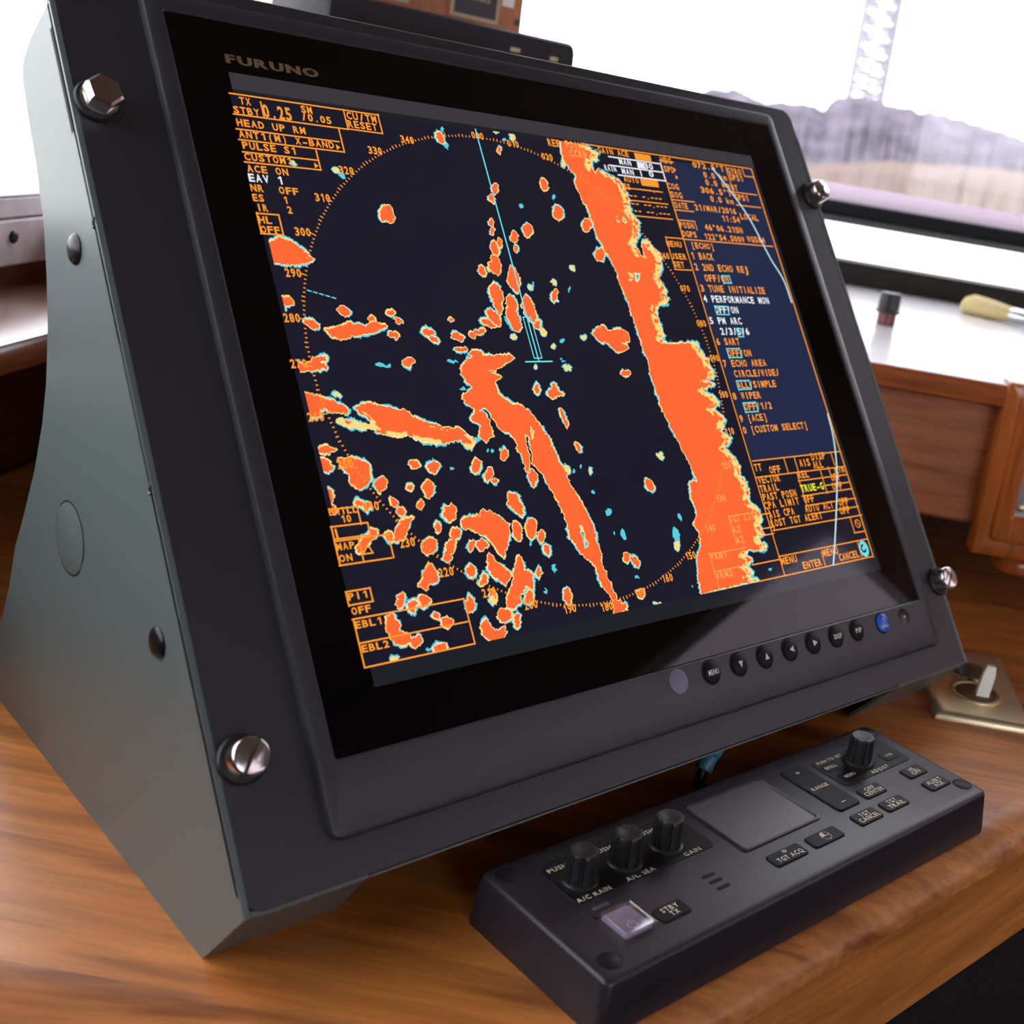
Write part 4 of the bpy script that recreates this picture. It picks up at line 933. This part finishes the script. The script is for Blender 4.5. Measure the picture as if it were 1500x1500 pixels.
# ================================================================== SMALL THINGS ON THE WHITE SHELF
b0 = ST(0.2262, 0.566, 0.201)
bf = lambda x, y, z: b0 + E1 * x / 1000 + E2 * y / 1000 + np.array([0, 0, z / 1000])
cp = thing('bottle_cap', 'black ribbed cap over a maroon stub shaped as its reflection in the white shelf', 'cap', tuple(b0))
lathe('reflection_stub', bf, 0, 0, [(9.0, 0), (9.6, .6), (9.6, 12.0), (9.0, 13.0)], 'maroon', cp, n=28)  # maroon stub models the blurred reflection below the cap
lathe('cap', bf, 0, 0, [(12.2, 12.6), (12.4, 13.4), (12.2, 15.4), (11.0, 16.2), (10.8, 31), (9.8, 32.6), (.01, 32.8)], 'cap_black', cp, n=56, mod=lambda i, n_, r, k: r * (.96 if (i % 4 < 2 and 3 <= k <= 4) else 1))
A, B = on_z(1412, 446, .211), on_z(1500, 466, .211)
B = A + (B - A) / np.linalg.norm(B - A) * .25
pb = thing('paintbrush', 'old paintbrush with cream bristles lying on the white shelf', 'paintbrush', tuple(A))
ax_ = (B - A) / np.linalg.norm(B - A); sd = np.cross([0, 0, 1.], ax_); sd /= np.linalg.norm(sd)
def bl(t, w, h, zc): return [A + ax_ * t + sd * w * math.cos(2 * math.pi * i / 20) + np.array([0, 0, zc + h * math.sin(2 * math.pi * i / 20)]) for i in range(20)]
make('bristles', *loft([bl(0, .011, .0070, -.001), bl(.003, .0150, .0105, 0), bl(.012, .0165, .0125, .0022), bl(.035, .0160, .0115, .0015), bl(.064, .0130, .0085, .0005)], True, True), 'bristle', pb, True)
make('ferrule', *loft([bl(.062, .0136, .0090, .0005), bl(.064, .0138, .0092, .0005), bl(.085, .0125, .0085, .0005), bl(.1, .0095, .0080, .0005)], True, True), 'aluminium', pb, True)
make('handle', *loft([bl(.098, .0085, .0070, .0005), bl(.13, .0105, .0075, 0), bl(.18, .0075, .0060, -.002), bl(.25, .0045, .0045, -.0045)], True, True), 'legend_white', pb, True)

# ================================================================== FRAMED PLAQUE ON THE LOCKER FACE
pq = thing('name_plaque', 'grey metal plaque in a stepped wooden frame on the locker face', 'plaque', tuple(ST(.38, TF, .06)))
QF = lambda x, y, z=0.0: ST(x / 1000, TF + .006 - z / 1000, y / 1000)      # x along the face, y up, z out of the face
ring('outer_frame', QF, (301, 480, 56, 205), 2, (316, 465, 74, 190), 5, -2, 22, 'plaque_wood', pq, bo=4, bi=3, zi=8)
ring('inner_frame', QF, (313, 468, 71, 195), 6, (328.5, 452.5, 95, 184), 2, 2, 28, 'plaque_wood', pq, bo=5, bi=4, zi=14)
pp = plate('metal_plate', QF, (327, 454, 93.5, 186), 3, 10, 16.5, 'plate_grey', pq, bev=.4)
ring('plate_gasket', QF, (326.0, 455, 92.5, 187), 3.5, (328.5, 452.5, 95, 184.5), 2.5, 12, 17.0, 'ink_black', pq, bo=.3, bi=.3, zi=16)
for x, y in ((335, 178), (446, 178), (335, 101), (446, 101)):
    lathe('brass_screw', QF, x, y, [(3.6, 16), (3.6, 17.4), (2.6, 18.2), (.01, 18.4)], 'brass', pp, n=18)
g = Ink(); g.ctext('MAYDAY', 380, 172, 100, 7, bold=1) if False else g.text('MA', 336, 163.5, 13, 6.0, bold=1)
g.build('lettering', QF, 16.6, 'ink_black', pp)
kc = on_plane(1488, 822, ST(0, TF + .02, 0), E2)
kf = lambda x, y, z: kc + E1 * x / 1000 + E2 * y / 1000 + np.array([0, 0, z / 1000])
kn = lathe('wooden_knob', kf, 0, 0, [(6, 34), (6.5, 16), (15, 12), (21, 6), (23, 0), (21, -6), (14, -10), (.01, -11)][::-1], 'plaque_wood', None, n=30)
tag(kn, 'round turned wooden knob hanging below the framed plaque', 'knob')

# ================================================================== INSTRUMENT AND PLACARD BOARD BEHIND THE MONITOR
YI = 0.40; nY = np.array([0, 1., 0])
xi0 = on_plane(480, 12, (0, YI, 0), nY)[0]; xi1 = on_plane(844, 80, (0, YI, 0), nY)[0]; zi1 = on_plane(720, 38, (0, YI, 0), nY)[2]
ins = thing('instrument_display', 'black instrument box standing behind the radar monitor on the white shelf', 'instrument', (0.2, YI + .05, 0.201))
IF = lambda x, y, z=0.0: np.array([x, YI - z, y])
L = [[IF(x, y, z) for x, y in rr(xi0 + i, xi1 - i, .295 + i, zi1 - i, .008, 4)] for i, z in ((.006, -.10), (0, -.09), (0, -.003), (.002, 0))]
make('case', *loft(L, True, True), 'instrument_black', ins, True)
box('pedestal', lambda x, y, z: np.array([x, y, z]), xi0 + .09, xi1 - .05, YI + .035, YI + .08, .201, .300, 'instrument_black', ins)
box('base_plate', lambda x, y, z: np.array([x, y, z]), xi0 + .08, xi1 - .04, YI + .03, YI + .10, .201, .206, 'instrument_black', ins)
xa, xb = on_plane(510, 22, (0, YI, 0), nY), on_plane(722, 68, (0, YI, 0), nY)
box('gap_shade_strip', IF, xa[0], xb[0], xb[2] - .004, xb[2] + .004, -.001, .0006, 'slit_black', ins)  # dark strip paints the shaded gap above the monitor's top edge
for i, (x0, y0, x1, y1) in enumerate(((747, 69, 762, 77), (805, 83, 817, 90))):
    a, b = on_plane(x0, y1, (0, YI, 0), nY), on_plane(x1, y0, (0, YI, 0), nY); zc = (a[2] + b[2]) / 2
    box('key_label', IF, a[0], b[0], zc - .0018, zc + .0018, -.001, .0006, 'placard_gold', ins)
YBD = 0.52
BF = lambda x, y, z=0.0: np.array([x, YBD - z, y])
bx1 = on_plane(766, 25, (0, YBD, 0), nY)[0]; bx0 = on_plane(545, 0, (0, YBD, 0), nY)[0]
bd = thing('placard_board', 'upright brown wooden board with black placards behind the instrument box', 'board', ((bx0 + bx1) / 2, YBD, .201))
box('board', BF, bx0, bx1, .201, .62, -.02, 0, 'board_wood', bd, bev=.002)
def placard(pl, pr, pbm, words, bold=1):
    a, b = on_plane(*pl, (0, YBD, 0), nY), on_plane(*pr, (0, YBD, 0), nY); zb_ = (a[2] + b[2]) / 2
    w_ = b[0] - a[0]
    g = box('placard', BF, a[0], b[0], zb_, zb_ + .055, -.001, .002, 'placard_gold', bd)
    f = box('placard_face', BF, a[0] + .0035, b[0] - .0035, zb_ + .0035, zb_ + .0515, .001, .0026, 'placard_black', g)
    i_ = Ink(); i_.ctext(words, (a[0] + b[0]) / 2 * 1000, (zb_ + .0215) * 1000, w_ * 560, 8.5, bold=1)
    i_.build('lettering', lambda u, v, z: BF(u / 1000, v / 1000, z / 1000), 2.8, 'placard_gold', g)
placard((658, 22), (727, 36), None, 'FLANKS')
p1 = on_plane(597, 5, (0, YBD, 0), nY); g = box('placard', BF, bx0 + .004, p1[0], p1[2], p1[2] + .05, -.001, .002, 'placard_gold', bd)
box('placard_face', BF, bx0 + .0075, p1[0] - .0035, p1[2] + .0035, p1[2] + .0465, .001, .0026, 'placard_black', g)
a, b = on_plane(735, 8, (0, YBD, 0), nY), on_plane(752, 8, (0, YBD, 0), nY)
box('white_sticker', BF, a[0], b[0], a[2], a[2] + .016, -.001, .001, 'legend_white', bd)
hc = on_plane(757, 33, (0, YBD, 0), nY)
lathe('screw_hole', lambda x, y, z: BF(hc[0] + x / 1000, hc[2] + y / 1000, z / 1000), 0, 0, [(3.6, -.5), (3.6, .3), (.01, .4)], 'socket_brown', bd, n=16)
